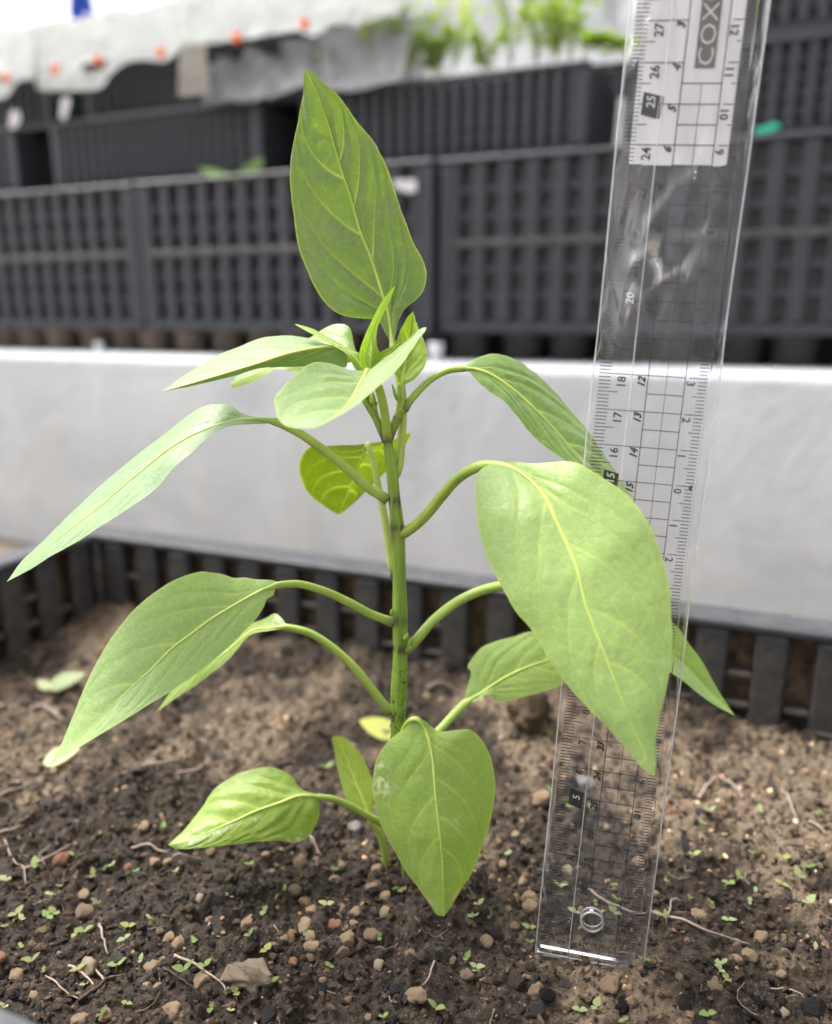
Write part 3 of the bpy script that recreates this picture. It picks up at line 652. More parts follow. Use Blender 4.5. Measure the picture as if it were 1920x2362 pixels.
def text(s, u, v, size, ang, align, sheet_='ink', shear=0.0, bold=0.006, z=.001, sx=1.0):
    c = bpy.data.curves.new('digits', 'FONT'); c.body = s; c.size = size; c.align_x = align; c.align_y = 'BOTTOM_BASELINE'; c.shear = shear; c.offset = bold; c.resolution_u = 2
    o = bpy.data.objects.new('digits', c)
    me = bpy.data.meshes.new_from_object(o)
    M = Matrix.Translation((u, v, z)) @ Matrix.Rotation(ang, 4, 'Z') @ Matrix.Diagonal((sx, 1, 1, 1))
    V_, F_ = TV[sheet_]; k = len(V_); V_.extend(tuple(M @ q.co) for q in me.vertices); F_.extend(tuple(i + k for i in p.vertices) for p in me.polygons)
    bpy.data.objects.remove(o); bpy.data.curves.remove(c); bpy.data.meshes.remove(me)
UPR = math.pi / 2
Bv, Bf = [], []
for n in range(0, 31):
    if n in (5, 10, 15, 20, 25):
        k = len(Bv); Bv.extend([(-.93, n + .30, .0016), (-.50, n + .20, .0016), (-.54, n - .36, .0016), (-.95, n - .26, .0016)]); Bf.append((k + 3, k + 2, k + 1, k))
        text(str(n), -.62, n + .20 if n > 9 else n + .08, .31, UPR, 'RIGHT', 'white', .15, .004, .0030)
        if n == 25: k = len(Bv); Bv.extend([(-.475, n + .20, .0016), (-.40, n + .17, .0016), (-.44, n - .38, .0016), (-.515, n - .35, .0016)]); Bf.append((k + 3, k + 2, k + 1, k))
    else: text(str(n) if n else '0', -.60, n - .06, .33, UPR, 'RIGHT')
    if 0 < 30 - n <= 28 and n < 29: text(str(30 - n), -.075, n - .06, .28, UPR, 'RIGHT', 'ink', .35, .014)
    text(str(abs(n - 15)), 1.045, n - .08, .30, -UPR, 'LEFT')
text('0CM', -.40, -.02, .20, UPR, 'LEFT')
me = bpy.data.meshes.new('digit_boxes'); me.from_pydata(Bv, [], Bf); link('digit_boxes', me, ruler, M_INK)
# logo box at the top
me = bpy.data.meshes.new('logo_box'); me.from_pydata([(.27, 25.86, .0016), (.77, 25.86, .0016), (.77, 27.62, .0016), (.27, 27.62, .0016)], [], [(0, 1, 2, 3)]); link('logo_box', me, ruler, M_GREY)
text('COX', .71, 25.90, .56, UPR, 'LEFT', 'white', 0, -.004, .0030, sx=1.22); text('®', .55, 27.44, .22, UPR, 'LEFT', 'white', 0, 0, .0030)
for nm, key, mt in (('numerals', 'ink', M_INK), ('white_numerals', 'white', M_INKW)):
    me = bpy.data.meshes.new(nm); me.from_pydata(TV[key][0], [], TV[key][1]); link(nm, me, ruler, mt)
# white card behind the upper end
bm = bmesh.new(); cu0, cu1, cv0, cv1, rr = -1.13, 1.37, 23.5, 30.4, .10
pts = []
for (cx, cy, a0) in ((cu1 - rr, cv1 - rr, 0), (cu0 + rr, cv1 - rr, 90), (cu0 + rr, cv0 + rr, 180), (cu1 - rr, cv0 + rr, 270)):
    for a in range(0, 91, 15): pts.append((cx + rr * math.cos(math.radians(a0 + a)), cy + rr * math.sin(math.radians(a0 + a)), -.035))
f = bm.faces.new([bm.verts.new(p) for p in pts]); ex = bmesh.ops.extrude_face_region(bm, geom=[f]); bmesh.ops.translate(bm, verts=[v for v in ex['geom'] if isinstance(v, bmesh.types.BMVert)], vec=(0, 0, .02))
bmesh.ops.recalc_face_normals(bm, faces=bm.faces); link('price_card', from_bm('price_card', bm), ruler, M_CARD)
# crinkled clear sleeve
fm = Mat('sleeve_film')
gl = fm.n('ShaderNodeBsdfGlossy'); gl.inputs['Roughness'].default_value = .06; tp = fm.n('ShaderNodeBsdfTransparent'); tp.inputs['Color'].default_value = (.97, .97, .975, 1)
fr = fm.n('ShaderNodeFresnel'); fr.inputs['IOR'].default_value = 1.45
mp = fm.n('ShaderNodeMapping'); mp.inputs['Scale'].default_value = (1.3, .30, 1); mp.inputs['Rotation'].default_value = (0, 0, .6); fm.l(fm.coord('Object'), mp.inputs['Vector'])
cr = fm.noise(1.0, 2, .4, mp.outputs[0], dist=1.2); b = fm.n('ShaderNodeBump'); b.inputs['Distance'].default_value = .030; b.inputs['Strength'].default_value = .6; fm.l(cr, b.inputs['Height'])
fm.l(b.outputs[0], gl.inputs['Normal']); fm.l(b.outputs[0], fr.inputs['Normal'])
mp2 = fm.n('ShaderNodeMapping'); mp2.inputs['Scale'].default_value = (14, 1.2, 1); mp2.inputs['Rotation'].default_value = (0, 0, .5); fm.l(fm.coord('Object'), mp2.inputs['Vector'])
scr = fm.ramp(fm.noise(1.0, 4, .8, mp2.outputs[0], dist=2.5), [(.655, 0), (.675, .35), (.70, 0)])
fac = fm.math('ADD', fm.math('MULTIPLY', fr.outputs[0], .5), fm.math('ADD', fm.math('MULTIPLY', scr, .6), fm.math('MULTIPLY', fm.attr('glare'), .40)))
df = fm.n('ShaderNodeBsdfDiffuse'); df.inputs['Color'].default_value = (.8, .8, .8, 1)
mg = fm.n('ShaderNodeMixShader'); mg.inputs[0].default_value = .3; fm.l(gl.outputs[0], mg.inputs[1]); fm.l(df.outputs[0], mg.inputs[2])
mx = fm.n('ShaderNodeMixShader'); fm.l(fac, mx.inputs[0]); fm.l(tp.outputs[0], mx.inputs[1]); fm.l(mg.outputs[0], mx.inputs[2]); fm.l(mx.outputs[0], fm.out.inputs['Surface'])
fu, fv = 70, 420
uu, vv = np.meshgrid(np.linspace(-1.50, 1.88, fu), np.r_[np.linspace(-.57, .6, 40), np.linspace(.65, 30.7, fv - 40)])
for side, zb in ((1, .33), (-1, -.10)):
    edge = np.clip(np.minimum(uu + 1.50, 1.88 - uu) / .16, 0, 1) ** .6; bot = np.clip((vv + .57) / .35, 0, 1) ** .6
    zz = .10 + (zb - .10) * edge * bot + side * edge * (.035 * np.maximum(0, fbm(uu * .8 + vv * .12, vv * .28 - uu * .3, 3, 2 + side)) + .012 * np.abs(fbm(uu * 1.5, vv * 1.1, 2, 5)))
    zz = zz + side * np.clip((.25 - vv) / .8, 0, 1) * .16 * np.abs(fbm(uu * 2.2 + vv * 1.5, vv * 3 - uu, 2, 4))
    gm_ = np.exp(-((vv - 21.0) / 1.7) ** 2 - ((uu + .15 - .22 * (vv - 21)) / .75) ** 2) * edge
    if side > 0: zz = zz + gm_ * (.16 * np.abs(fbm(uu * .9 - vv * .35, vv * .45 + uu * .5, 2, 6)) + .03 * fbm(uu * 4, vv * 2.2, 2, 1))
    wob = .03 * fbm(vv * .25, vv * 0 + side, 2, 1) * (uu / 1.8) ** 3
    G = np.stack([(uu + wob).ravel(), vv.ravel(), zz.ravel()], 1)
    i0 = (np.arange(fv - 1)[:, None] * fu + np.arange(fu - 1)[None, :]).ravel()
    rd = 1 - np.abs(fbm(uu * .75 - vv * .42, vv * .22 + uu * .35, 3, 6)) * 2.2
    glare = gm_ * np.clip((rd - .35) / .5, 0, 1) + .35 * np.exp(-((uu + .95) / .25) ** 2) * np.exp(-((vv - 21.5) / 2.2) ** 2) + .5 * np.clip((.1 - vv) / .5, 0, 1) * np.clip(fbm(uu * 2 + vv * 3, vv * 2.5, 2, 3) + .3, 0, 1)  # pale glare streaks painted onto the front film by mask
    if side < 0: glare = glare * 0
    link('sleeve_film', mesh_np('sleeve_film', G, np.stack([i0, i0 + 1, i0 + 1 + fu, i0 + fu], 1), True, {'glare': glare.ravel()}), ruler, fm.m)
sm = Mat('sleeve_seam'); sm.set(col=(.95, .95, .95), rough=.12, trans=.65, ior=1.45)
for u0, u1, v0, v1, r in ((-1.50, -1.50, -.57, 30.7, .018), (1.88, 1.88, -.57, 30.7, .022), (-1.50, 1.88, -.57, -.57, .030), (-.47, -.47, -.5, 30.6, .014)):
    n = 60; t = np.linspace(0, 1, n); u = u0 + (u1 - u0) * t; v = v0 + (v1 - v0) * t
    wob = .03 * fbm(v * .25, v * 0 + 1, 2, 1) * (u / 1.8) ** 3
    P = np.stack([u + wob, v, np.full(n, .345 if u0 == -.47 else .10) + .015 * vnoise(t * 20, t * 0, 3)], 1)
    tube('sleeve_seam', P, r, ruler, sm.m, 8)

a_ = np.linspace(0, 2 * math.pi, 49)
for zz_, rr_ in ((.245, .035), (.02, .028)):
    tube('hole_rim', np.stack([HC[0] + (HR + .01) * np.cos(a_), HC[1] + (HR + .01) * np.sin(a_), np.full(49, zz_)], 1), rr_, ruler, sm.m, 8, cap=False)
# ------------------------------------------------------------------ pepper plant
YS = .256
plant = empty('pepper_plant', on_z(*D(858, 1838)) * np.array([1, 0, 0]) + np.array([0, YS, 0])); tag(plant, 'young green pepper plant with broad pointed leaves growing in the soil', 'plant')
PO = np.array(plant.location)
def pl(V): return np.asarray(V) - PO
# main stem
sp = [(808, 908, 9), (812, 945, 10.5), (818, 985, 12), (823, 1040, 13), (828, 1090, 14), (832, 1160, 14), (834, 1230, 14.5), (835, 1300, 15), (835, 1380, 15.5), (832, 1450, 16), (831, 1520, 16.5), (838, 1620, 16.5), (848, 1740, 16.5), (860, 1865, 17)]
SP3 = np.array([at_y(*D(x, y), YS) for x, y, r in sp]); SR = np.array([r * 1.106 / FPX * (p[1] * CT + (CAM_Z - p[2]) * ST) for (x, y, r), p in zip(sp, SP3)])
SPR = resample(np.c_[SP3, SR], 120)
nodes = [(912, .0030), (1040, .0030), (1105, .0032), (1292, .0018), (1350, .0018), (1490, .001)]
NZ = [(at_y(*D(825, y), YS)[2], h) for y, h in nodes]
def node_fn(V):
    z = V[:, 2] + PO[2]; s = np.zeros(len(V))
    for zz, h in NZ: s = np.maximum(s, np.exp(-((z - zz) / h) ** 2) * (np.abs(np.sin(V[:, 0] * 900 + zz * 500)) > .35))
    return s
def cork_fn(V): return np.clip((.095 - (V[:, 2] + PO[2])) / .05, 0, 1)
rad = SPR[:, 3] * (1 + .05 * np.sin(np.linspace(0, 40, 120)))
stem = tube('stem', pl(SPR[:, :3]), rad, plant, M_STALK, 24, attrs={'node': node_fn, 'cork': cork_fn}, ridge=.05, nr=5); stem.color = (.20, .31, .045, 1)
# corky bumps on the lower stem, one part
bumps = []
for k in range(120):
    i = random.randint(55, 112); a = random.uniform(0, 6.28); c = pl(SPR[i, :3]) + SPR[i, 3] * np.array([math.cos(a), math.sin(a), 0]); r_ = random.uniform(.00016, .00038)
    V, F = tube_geo([c - np.array([0, 0, r_ * 1.6]), c, c + np.array([0, 0, r_ * 1.6])], [r_ * .3, r_, r_ * .3], 6); bumps.append((V, F))
o = geo_obj('corky_spots', merge(bumps), plant, M_TWIG); o['kind'] = 'stuff'

def leaf(L, M, R, Ym, dL, dR, col, cup=.06, nlat=5, petiole=None, py0=YS, pr=(7, 6), n=230, half=44, quilt=.00016, scars=(), wave=0.0, label=None, vein_s=1.0, rib=.00055, pcol=None, pf=1.2, veins=None, chalk=(), qn=.8):
    """lamina from three picture curves (edge, midrib, edge), each given its own depth."""
    Ln, Mn, Rn = (resample(c, n) for c in (L, M, R)); t = np.linspace(0, 1, n)
    Ym = np.interp(t, np.linspace(0, 1, len(Ym)), Ym); ker = np.ones(15) / 15; Ym = np.convolve(np.pad(Ym, 7, mode='edge'), ker, 'valid')
    prof = np.sin(np.pi * t) ** .8
    def depth(d): return Ym + (np.interp(t, np.linspace(0, 1, len(d)), d) if hasattr(d, '__len__') else d) * prof
    l3 = np.array([at_y(a, b, y) for (a, b), y in zip(Ln, depth(dL))]); m3 = np.array([at_y(a, b, y) for (a, b), y in zip(Mn, Ym)]); r3 = np.array([at_y(a, b, y) for (a, b), y in zip(Rn, depth(dR))])
    l3[0] = r3[0] = m3[0]; l3[-1] = r3[-1] = m3[-1]
    ss = np.linspace(-1, 1, 2 * half + 1); G = np.zeros((n, len(ss), 3))
    for j, s in enumerate(ss):
        e3 = l3 if s < 0 else r3; a = abs(s); G[:, j] = m3 + (e3 - m3) * a
    du = np.gradient(G, axis=0); dv = np.gradient(G, axis=1); N = np.cross(du, dv); N /= np.linalg.norm(N, axis=2)[..., None] + 1e-12
    if (N[n // 2].mean(0) @ (np.array([0, -.9, .45]))) < 0: N = -N
    wl = np.linalg.norm(l3 - m3, axis=1); wr = np.linalg.norm(r3 - m3, axis=1)
    A = np.abs(ss)[None, :]; wid = np.where(ss[None, :] < 0, wl[:, None], wr[:, None])
    length = np.linalg.norm(np.diff(m3, axis=0), axis=1).sum()
    off = cup * wid * 4 * A * (1 - A) * .5
    # veins
    vein = np.zeros((n, len(ss))); dmin = np.full((n, len(ss)), 1.0); T = t[:, None] + 0 * A
    VN = veins or [(1, .015, .50), (1, .11, .56), (1, .31, .46), (1, .50, .36), (1, .66, .26), (-1, .02, .52), (-1, .17, .52), (-1, .40, .42), (-1, .60, .30)]
    gstep = 1.1 * length / n
    for k, (sg_, tk, sl_) in enumerate(VN):
        tv = tk + sl_ * (A ** 1.12 * .82 + .18 * A ** 3)
        d = np.abs(T - tv) * length * .62; msk = (np.sign(ss)[None, :] == sg_) | (A < .01); d = np.where(msk, d, 1)
        wv = np.maximum(.00040 * (1 - .5 * A) * vein_s, gstep * .62)
        vein = np.maximum(vein, np.exp(-(d / wv) ** 2) * np.clip(1.0 - A ** 1.6 * 1.15, 0, 1) * .85); dmin = np.minimum(dmin, d + .010 * np.maximum(0, A - .8))
    # fine cross veins
    fx = fbm(T * length * 330 + 5, A * wid * 330 + np.sign(ss)[None, :] * 40, 2, 2); vein = np.maximum(vein, .30 * np.exp(-(fx / .07) ** 2) * (1 - A) * vein_s)
    dm = A * wid; vein = np.maximum(vein, np.exp(-(dm / (.0005 * (1.15 - T))) ** 2)); dmin = np.minimum(dmin, dm)
    off = off + quilt * (1 - np.exp(-(dmin / .0028) ** 2)) * np.clip(1.3 - A, 0, 1) + quilt * qn * fbm(T * length * 130, ss[None, :] * wid * 130, 3, 4) * np.minimum(1, dmin / .002)
    off = off + wave * wid * A ** 2 * np.sin(T * 26 + 2 * np.sign(ss)[None, :])
    G = G + N * off[..., None] * np.clip(np.minimum(t, 1 - t) * 14, 0, 1)[:, None, None]
    edge = np.clip((A - .965) / .035, 0, 1) * np.ones((n, 1))
    scar = np.zeros((n, len(ss)))
    for (ts, s0, rt, rs) in scars:
        scar = np.maximum(scar, np.clip(1.6 - 1.2 * np.sqrt(((T - ts) / rt) ** 2 + ((ss[None, :] - s0) / rs) ** 2) + .6 * fbm(T * 60, ss[None, :] * 14 + T, 3, 1), 0, 1))
    chk = np.zeros((n, len(ss)))
    for (ts, s0, rt, rs) in chalk: chk = np.maximum(chk, np.exp(-((T - ts) / rt) ** 2 - ((ss[None, :] - s0) / rs) ** 2))
    m_ = len(ss); i0 = (np.arange(n - 1)[:, None] * m_ + np.arange(m_ - 1)[None, :]).ravel()
    me = mesh_np('leaf', pl(G.reshape(-1, 3)), np.stack([i0, i0 + 1, i0 + 1 + m_, i0 + m_], 1), True, {'vein': vein.ravel(), 'edge': edge.ravel(), 'scar': scar.ravel(), 'chalk': chk.ravel()})
    o = link('leaf', me, plant, M_LEAF); o.color = (*col, 1)
    if label: o['label'] = label
    Pm = G[:int(n * .95), half]
    mr = tube('midrib', pl(Pm), np.linspace(rib, rib * .18, len(Pm)), o, M_PET, 8, cap=True); mr.color = (.42, .52, .12, 1)
    if petiole is not None:
        pts = resample(petiole, 40); k = np.linspace(0, 1, 40); yy = py0 + (Ym[0] - py0) * k ** 1.2
        P3 = np.array([at_y(a, b, y) for (a, b), y in zip(pts, yy)]); P3[-1] = m3[2]
        dep = P3[:, 1] * CT + (CAM_Z - P3[:, 2]) * ST; rr = np.interp(k, [0, .10, .85, 1], [pr[0] * pf, pr[0], pr[1], pr[1] * .95]) * 1.106 / FPX * dep
        ex_i = [int(n * q) for q in (.03, .06, .10, .15)]; P3 = np.vstack([P3, G[ex_i, half]]); rr = np.r_[rr, rr[-1] * np.array([.72, .50, .32, .16])]
        st0 = P3[0]
        pe = tube('petiole', pl(P3), rr, o, M_PET, 12, attrs={'node': lambda V: np.exp(-(np.linalg.norm(V - pl(st0), axis=1) / .0026) ** 2)}, ridge=.10, nr=3); pe.color = (*(pcol or (.27, .38, .07)), 1)
    return o
def Z(f, *pts): return [f(*p) for p in pts]
GA, GB, GC = (.16, .27, .07), (.170, .280, .120), (.24, .36, .05)
# A: tall upright leaf
leaf(Z(ZA, (852, 2140), (800, 2040), (745, 1955), (690, 1930), (540, 1915), (420, 1870), (320, 1770), (230, 1600), (160, 1400), (120, 1150), (100, 920), (110, 720), (150, 500), (190, 280), (200, 85)),
     Z(ZA, (855, 2140), (820, 1900), (760, 1700), (690, 1480), (610, 1280), (540, 1030), (470, 830), (410, 620), (360, 450), (290, 270), (200, 85)),
     Z(ZA, (858, 2140), (880, 2030), (910, 1930), (950, 1860), (1030, 1790), (1090, 1690), (1100, 1570), (1060, 1460), (1000, 1350), (940, 1180), (870, 1000), (820, 830), (760, 700), (700, 610), (600, 490), (520, 360), (440, 260), (350, 190), (270, 120), (200, 85)),
     (.262, .266, .268, .266, .260), .006, -.008, (.125, .200, .068), .10, 7, Z(ZT, (1078, 1760), (1108, 1690), (1125, 1560), (1140, 1330), (1145, 1150), (1120, 950), (1085, 760), (1068, 670)), YS + .001, (9, 9), n=280, half=60, quilt=.0015, qn=.35, vein_s=.65, pcol=(.36, .46, .10), pf=.6)
# B: long narrow leaf pointing left
leaf(Z(ZB, (1160, 312), (1050, 288), (1000, 272), (970, 250), (920, 240), (850, 248), (780, 290), (680, 370), (560, 460), (420, 580), (300, 690), (200, 790), (95, 890), (28, 980)),
     Z(ZB, (1160, 314), (1080, 302), (1000, 305), (900, 330), (800, 370), (700, 430), (600, 510), (480, 610), (400, 680), (250, 795), (28, 980)),
     Z(ZB, (1160, 318), (1040, 325), (960, 332), (900, 360), (850, 395), (800, 440), (730, 500), (660, 580), (560, 660), (440, 735), (330, 810), (220, 870), (130, 925), (28, 980)),
     (.252, .247, .240, .232), .016, -.010, GB, .05, 4, Z(ZB, (1618, 640), (1590, 620), (1540, 590), (1450, 510), (1350, 430), (1250, 360), (1160, 314)), YS, (10, 9))
# C: broad leaf on the left
leaf(Z(ZC, (1165, 302), (1140, 287), (1080, 283), (1020, 275), (975, 277), (930, 262), (880, 255), (830, 252), (740, 280), (640, 340), (550, 420), (470, 520), (410, 620), (360, 720), (310, 840), (260, 960), (203, 1063)),
     Z(ZC, (1165, 304), (1080, 335), (980, 390), (880, 450), (800, 510), (720, 570), (640, 650), (560, 725), (480, 800), (400, 880), (320, 960), (203, 1063)),
     Z(ZC, (1165, 308), (1148, 330), (1140, 350), (1115, 365), (1100, 400), (1070, 445), (1020, 500), (950, 570), (830, 670), (720, 745), (600, 820), (470, 900), (330, 985), (203, 1063)),
     (.246, .240, .232, .222, .214), .012, -.006, (.255, .380, .128), .05, 4, Z(ZC, (1645, 462), (1550, 428), (1450, 375), (1350, 330), (1250, 302), (1165, 304)), YS, (9, 8))
# D: leaf behind C
leaf(Z(ZC, (1200, 480), (1175, 445), (1145, 425), (1100, 450), (1020, 480), (900, 560), (760, 690), (655, 835)),
     Z(ZC, (1200, 482), (1120, 487), (1050, 500), (940, 590), (800, 690), (655, 835)),
     Z(ZC, (1200, 488), (1120, 498), (1040, 520), (960, 610), (850, 700), (740, 775), (655, 835)),
     (.262, .268, .272, .270), .012, -.004, (.150, .240, .018), .05, 5, Z(ZC, (1630, 840), (1560, 750), (1480, 650), (1380, 560), (1290, 505), (1200, 482)), YS, (9, 8))
# E: cupped leaf facing the camera
leaf(Z(ZT, (862, 885), (760, 885), (640, 850), (500, 822), (380, 840), (280, 920), (200, 1000), (120, 1100), (125, 1200), (160, 1290), (230, 1340), (330, 1356), (430, 1345)),
     Z(ZT, (864, 886), (790, 1010), (710, 1150), (600, 1250), (430, 1345)),
     Z(ZT, (866, 885), (960, 820), (1130, 690), (1250, 580), (1318, 537), (1325, 560), (1230, 700), (1080, 900), (960, 1010), (830, 1115), (700, 1205), (560, 1295), (430, 1345)),
     (.250, .238, .224, .210, .196), (.010, .004, .0), (-.002, .004, .006), (.225, .335, .140), -.04, 5, Z(ZT, (1024, 1450), (1005, 1280), (985, 1150), (955, 1030), (915, 950), (864, 886)), YS - .001, (9.5, 9), quilt=.0003, pcol=(.27, .37, .06), pf=1.0)
# F: upper left leaf with hanging near half
leaf([ZT(700, 745), ZT(600, 690), ZT(500, 660), ZT(420, 632), ZT(330, 618), ZT(230, 606), ZT(130, 607), ZT(0, 625), ZB(980, 5), ZB(900, 37), ZB(820, 87), ZB(740, 140), ZB(675, 187)],
     [ZT(700, 750), ZT(640, 700), ZT(560, 692), ZT(480, 700), ZT(400, 712), ZT(200, 757), ZT(0, 822), ZB(960, 105), ZB(800, 152), ZB(675, 187)],
     [ZT(700, 770), ZT(694, 850), ZT(640, 858), ZT(500, 852), ZT(350, 850), ZT(150, 856), ZT(0, 867), ZB(960, 125), ZB(800, 162), ZB(675, 187)],
     (.258, .252, .246, .240), .020, .004, (.200, .320, .130), .05, 4, Z(ZT, (905, 1150), (850, 1010), (790, 850), (740, 770), (700, 750)), YS, (6, 5))
# G: leaf behind F
leaf([ZT(800, 800), ZT(760, 700), ZT(720, 545), ZT(640, 512), ZT(540, 535), ZT(420, 610), ZT(300, 690), ZT(150, 790), ZB(1000, 120), ZB(960, 156)],
     [ZT(800, 802), ZT(700, 720), ZT(560, 730), ZT(350, 780), ZT(100, 860), ZB(1040, 125), ZB(960, 158)],
     [ZT(800, 806), ZT(680, 830), ZT(480, 880), ZT(250, 890), ZB(1150, 92), ZB(1110, 118), ZB(1050, 150), ZB(980, 170), ZB(960, 160)],
     (.262, .270, .280, .290), .008, -.002, (.20, .32, .06), .05, 5, Z(ZT, (960, 1360), (900, 1100), (850, 900), (800, 802)), YS + .003, (5, 5))
YG = (.25, .38, .03)
# H, I, J, K: young leaves at the tip
leaf(Z(ZT, (838, 885), (800, 750), (740, 722), (620, 658), (500, 590), (400, 540), (280, 508)), Z(ZT, (838, 887), (760, 780), (680, 720), (560, 650), (420, 575), (280, 512)), Z(ZT, (838, 890), (770, 880), (720, 800), (680, 745), (600, 695), (520, 645), (400, 582), (280, 516)),
     (.255, .258, .262), .004, -.004, YG, .05, 5, None, n=90, half=18, rib=.0004, vein_s=.7)
leaf(Z(ZT, (862, 880), (815, 850), (798, 745), (835, 620), (885, 500), (955, 370), (1035, 255), (1085, 205)), Z(ZT, (866, 880), (868, 760), (895, 600), (960, 430), (1030, 300), (1085, 205)), Z(ZT, (872, 880), (928, 800), (932, 690), (930, 600), (950, 510), (985, 425), (1040, 320), (1085, 205)),
     (.254, .252, .250), -.003, .004, (.21, .34, .05), -.12, 5, None, n=90, half=18, rib=.0004, vein_s=.7)
leaf(Z(ZT, (872, 885), (842, 800), (855, 710), (880, 650), (896, 620)), Z(ZT, (880, 885), (890, 780), (897, 700), (896, 620)), Z(ZT, (890, 885), (945, 800), (955, 740), (925, 670), (896, 620)),
     (.251, .248, .248), .003, .003, YG, .1, 4, None, n=60, half=14, rib=.0003, vein_s=.6)
leaf(Z(ZT, (868, 885), (880, 810), (930, 755), (1010, 710), (1080, 680), (1130, 655)), Z(ZT, (870, 888), (940, 830), (1020, 760), (1080, 705), (1130, 655)), Z(ZT, (874, 892), (980, 900), (1060, 820), (1110, 740), (1130, 655)),
     (.254, .253, .252), .002, .004, YG, .05, 4, None, n=70, half=16, rib=.0004, vein_s=.6)
# L: small heart-shaped leaf right of the tip
leaf(Z(ZT, (1122, 1005), (1100, 960), (1068, 880), (1062, 780), (1080, 680), (1110, 580), (1160, 490), (1225, 410)), Z(ZT, (1128, 1008), (1150, 900), (1170, 780), (1190, 650), (1210, 530), (1225, 410)), Z(ZT, (1140, 1008), (1200, 985), (1270, 940), (1330, 850), (1342, 730), (1315, 630), (1272, 540), (1225, 410)),
     (.256, .262, .266, .268), -.004, -.006, (.22, .35, .035), .14, 5, Z(ZT, (1100, 1270), (1120, 1215), (1130, 1110), (1128, 1008)), YS, (9, 8), n=110, half=24, quilt=.0007)
# M: right upper leaf behind the ruler
leaf(Z(ZM, (360, 150), (400, 120), (440, 95), (500, 78), (560, 85), (640, 115), (720, 165), (790, 230), (860, 310), (930, 390), (990, 460), (1050, 550), (1110, 640), (1180, 740), (1235, 815)),
     Z(ZM, (360, 152), (440, 158), (520, 190), (620, 260), (720, 350), (800, 430), (880, 520), (960, 600), (1080, 710), (1235, 815)),
     Z(ZM, (360, 158), (400, 175), (450, 230), (500, 270), (570, 320), (640, 400), (700, 470), (760, 530), (830, 580), (900, 625), (980, 662), (1100, 730), (1235, 815)),
     (.262, .258, .254, .252), .012, -.006, (.165, .275, .075), .06, 5, Z(ZM, (72, 362), (84, 340), (120, 290), (200, 210), (280, 165), (360, 152)), YS, (8, 7), quilt=.0004)
# N: large leaf in front of the ruler
leaf(Z(ZM, (540, 640), (500, 636), (450, 662), (428, 720), (430, 830), (445, 960), (480, 1080), (530, 1190), (580, 1280), (630, 1370)) + Z(ZN, (660, 310), (740, 440), (830, 570), (930, 680), (1020, 770), (1100, 860), (1160, 935), (1222, 990)),
     Z(ZM, (542, 640), (620, 655), (700, 710), (780, 800), (840, 930), (900, 1060), (945, 1180)) + Z(ZN, (910, 180), (960, 320), (1020, 470), (1080, 630), (1140, 780), (1190, 890), (1228, 990)),
     Z(ZM, (545, 636), (590, 620), (640, 620), (720, 628), (800, 622), (880, 618), (950, 630), (1050, 690), (1150, 755), (1220, 820), (1290, 920), (1340, 1030), (1370, 1120), (1395, 1230), (1405, 1330)) + Z(ZN, (1310, 250), (1315, 370), (1305, 480), (1280, 620), (1250, 740), (1238, 850), (1240, 930), (1232, 990)),
     (.238, .218, .204, .194, .186, .180), (.004, .004, .003), (.004, .005, .004), (.285, .415, .148), .07, 5, Z(ZM, (45, 985), (75, 972), (130, 935), (190, 875), (260, 790), (330, 710), (400, 662), (470, 638), (542, 640)), YS, (11, 11), n=300, half=60, quilt=.00022)
# O: leaf behind the ruler whose tip shows on the right
leaf(Z(ZN, (690, 130), (800, 60), (1000, 90), (1200, 180), (1340, 300), (1390, 370), (1450, 450), (1500, 540), (1560, 640), (1606, 708)), Z(ZN, (690, 135), (860, 170), (1050, 250), (1220, 360), (1330, 440), (1400, 500), (1480, 590), (1606, 708)), Z(ZN, (690, 140), (800, 250), (1000, 380), (1200, 460), (1310, 510), (1370, 550), (1440, 610), (1520, 665), (1606, 708)),
     (.264, .268, .268, .262), .004, -.010, (.195, .320, .060), .06, 5, Z(ZN, (70, 405), (90, 390), (130, 350), (200, 270), (290, 195), (380, 145), (470, 115), (560, 105), (690, 135)), YS, (10, 10))
# P: low leaf behind, right
leaf(Z(ZN, (350, 650), (352, 610), (365, 560), (378, 510), (362, 480), (385, 440), (430, 390), (500, 360), (580, 340), (640, 320), (760, 310), (900, 360), (1000, 410)), Z(ZN, (350, 652), (430, 600), (520, 540), (620, 490), (740, 450), (880, 420), (1000, 410)), Z(ZN, (352, 656), (400, 640), (432, 636), (445, 610), (480, 632), (510, 645), (580, 632), (680, 605), (750, 585), (820, 555), (920, 500), (1000, 410)),
     (.266, .274, .280, .282), .008, -.006, (.250, .365, .105), .06, 5, Z(ZN, (60, 900), (150, 850), (230, 780), (290, 715), (350, 652)), YS, (9, 9))
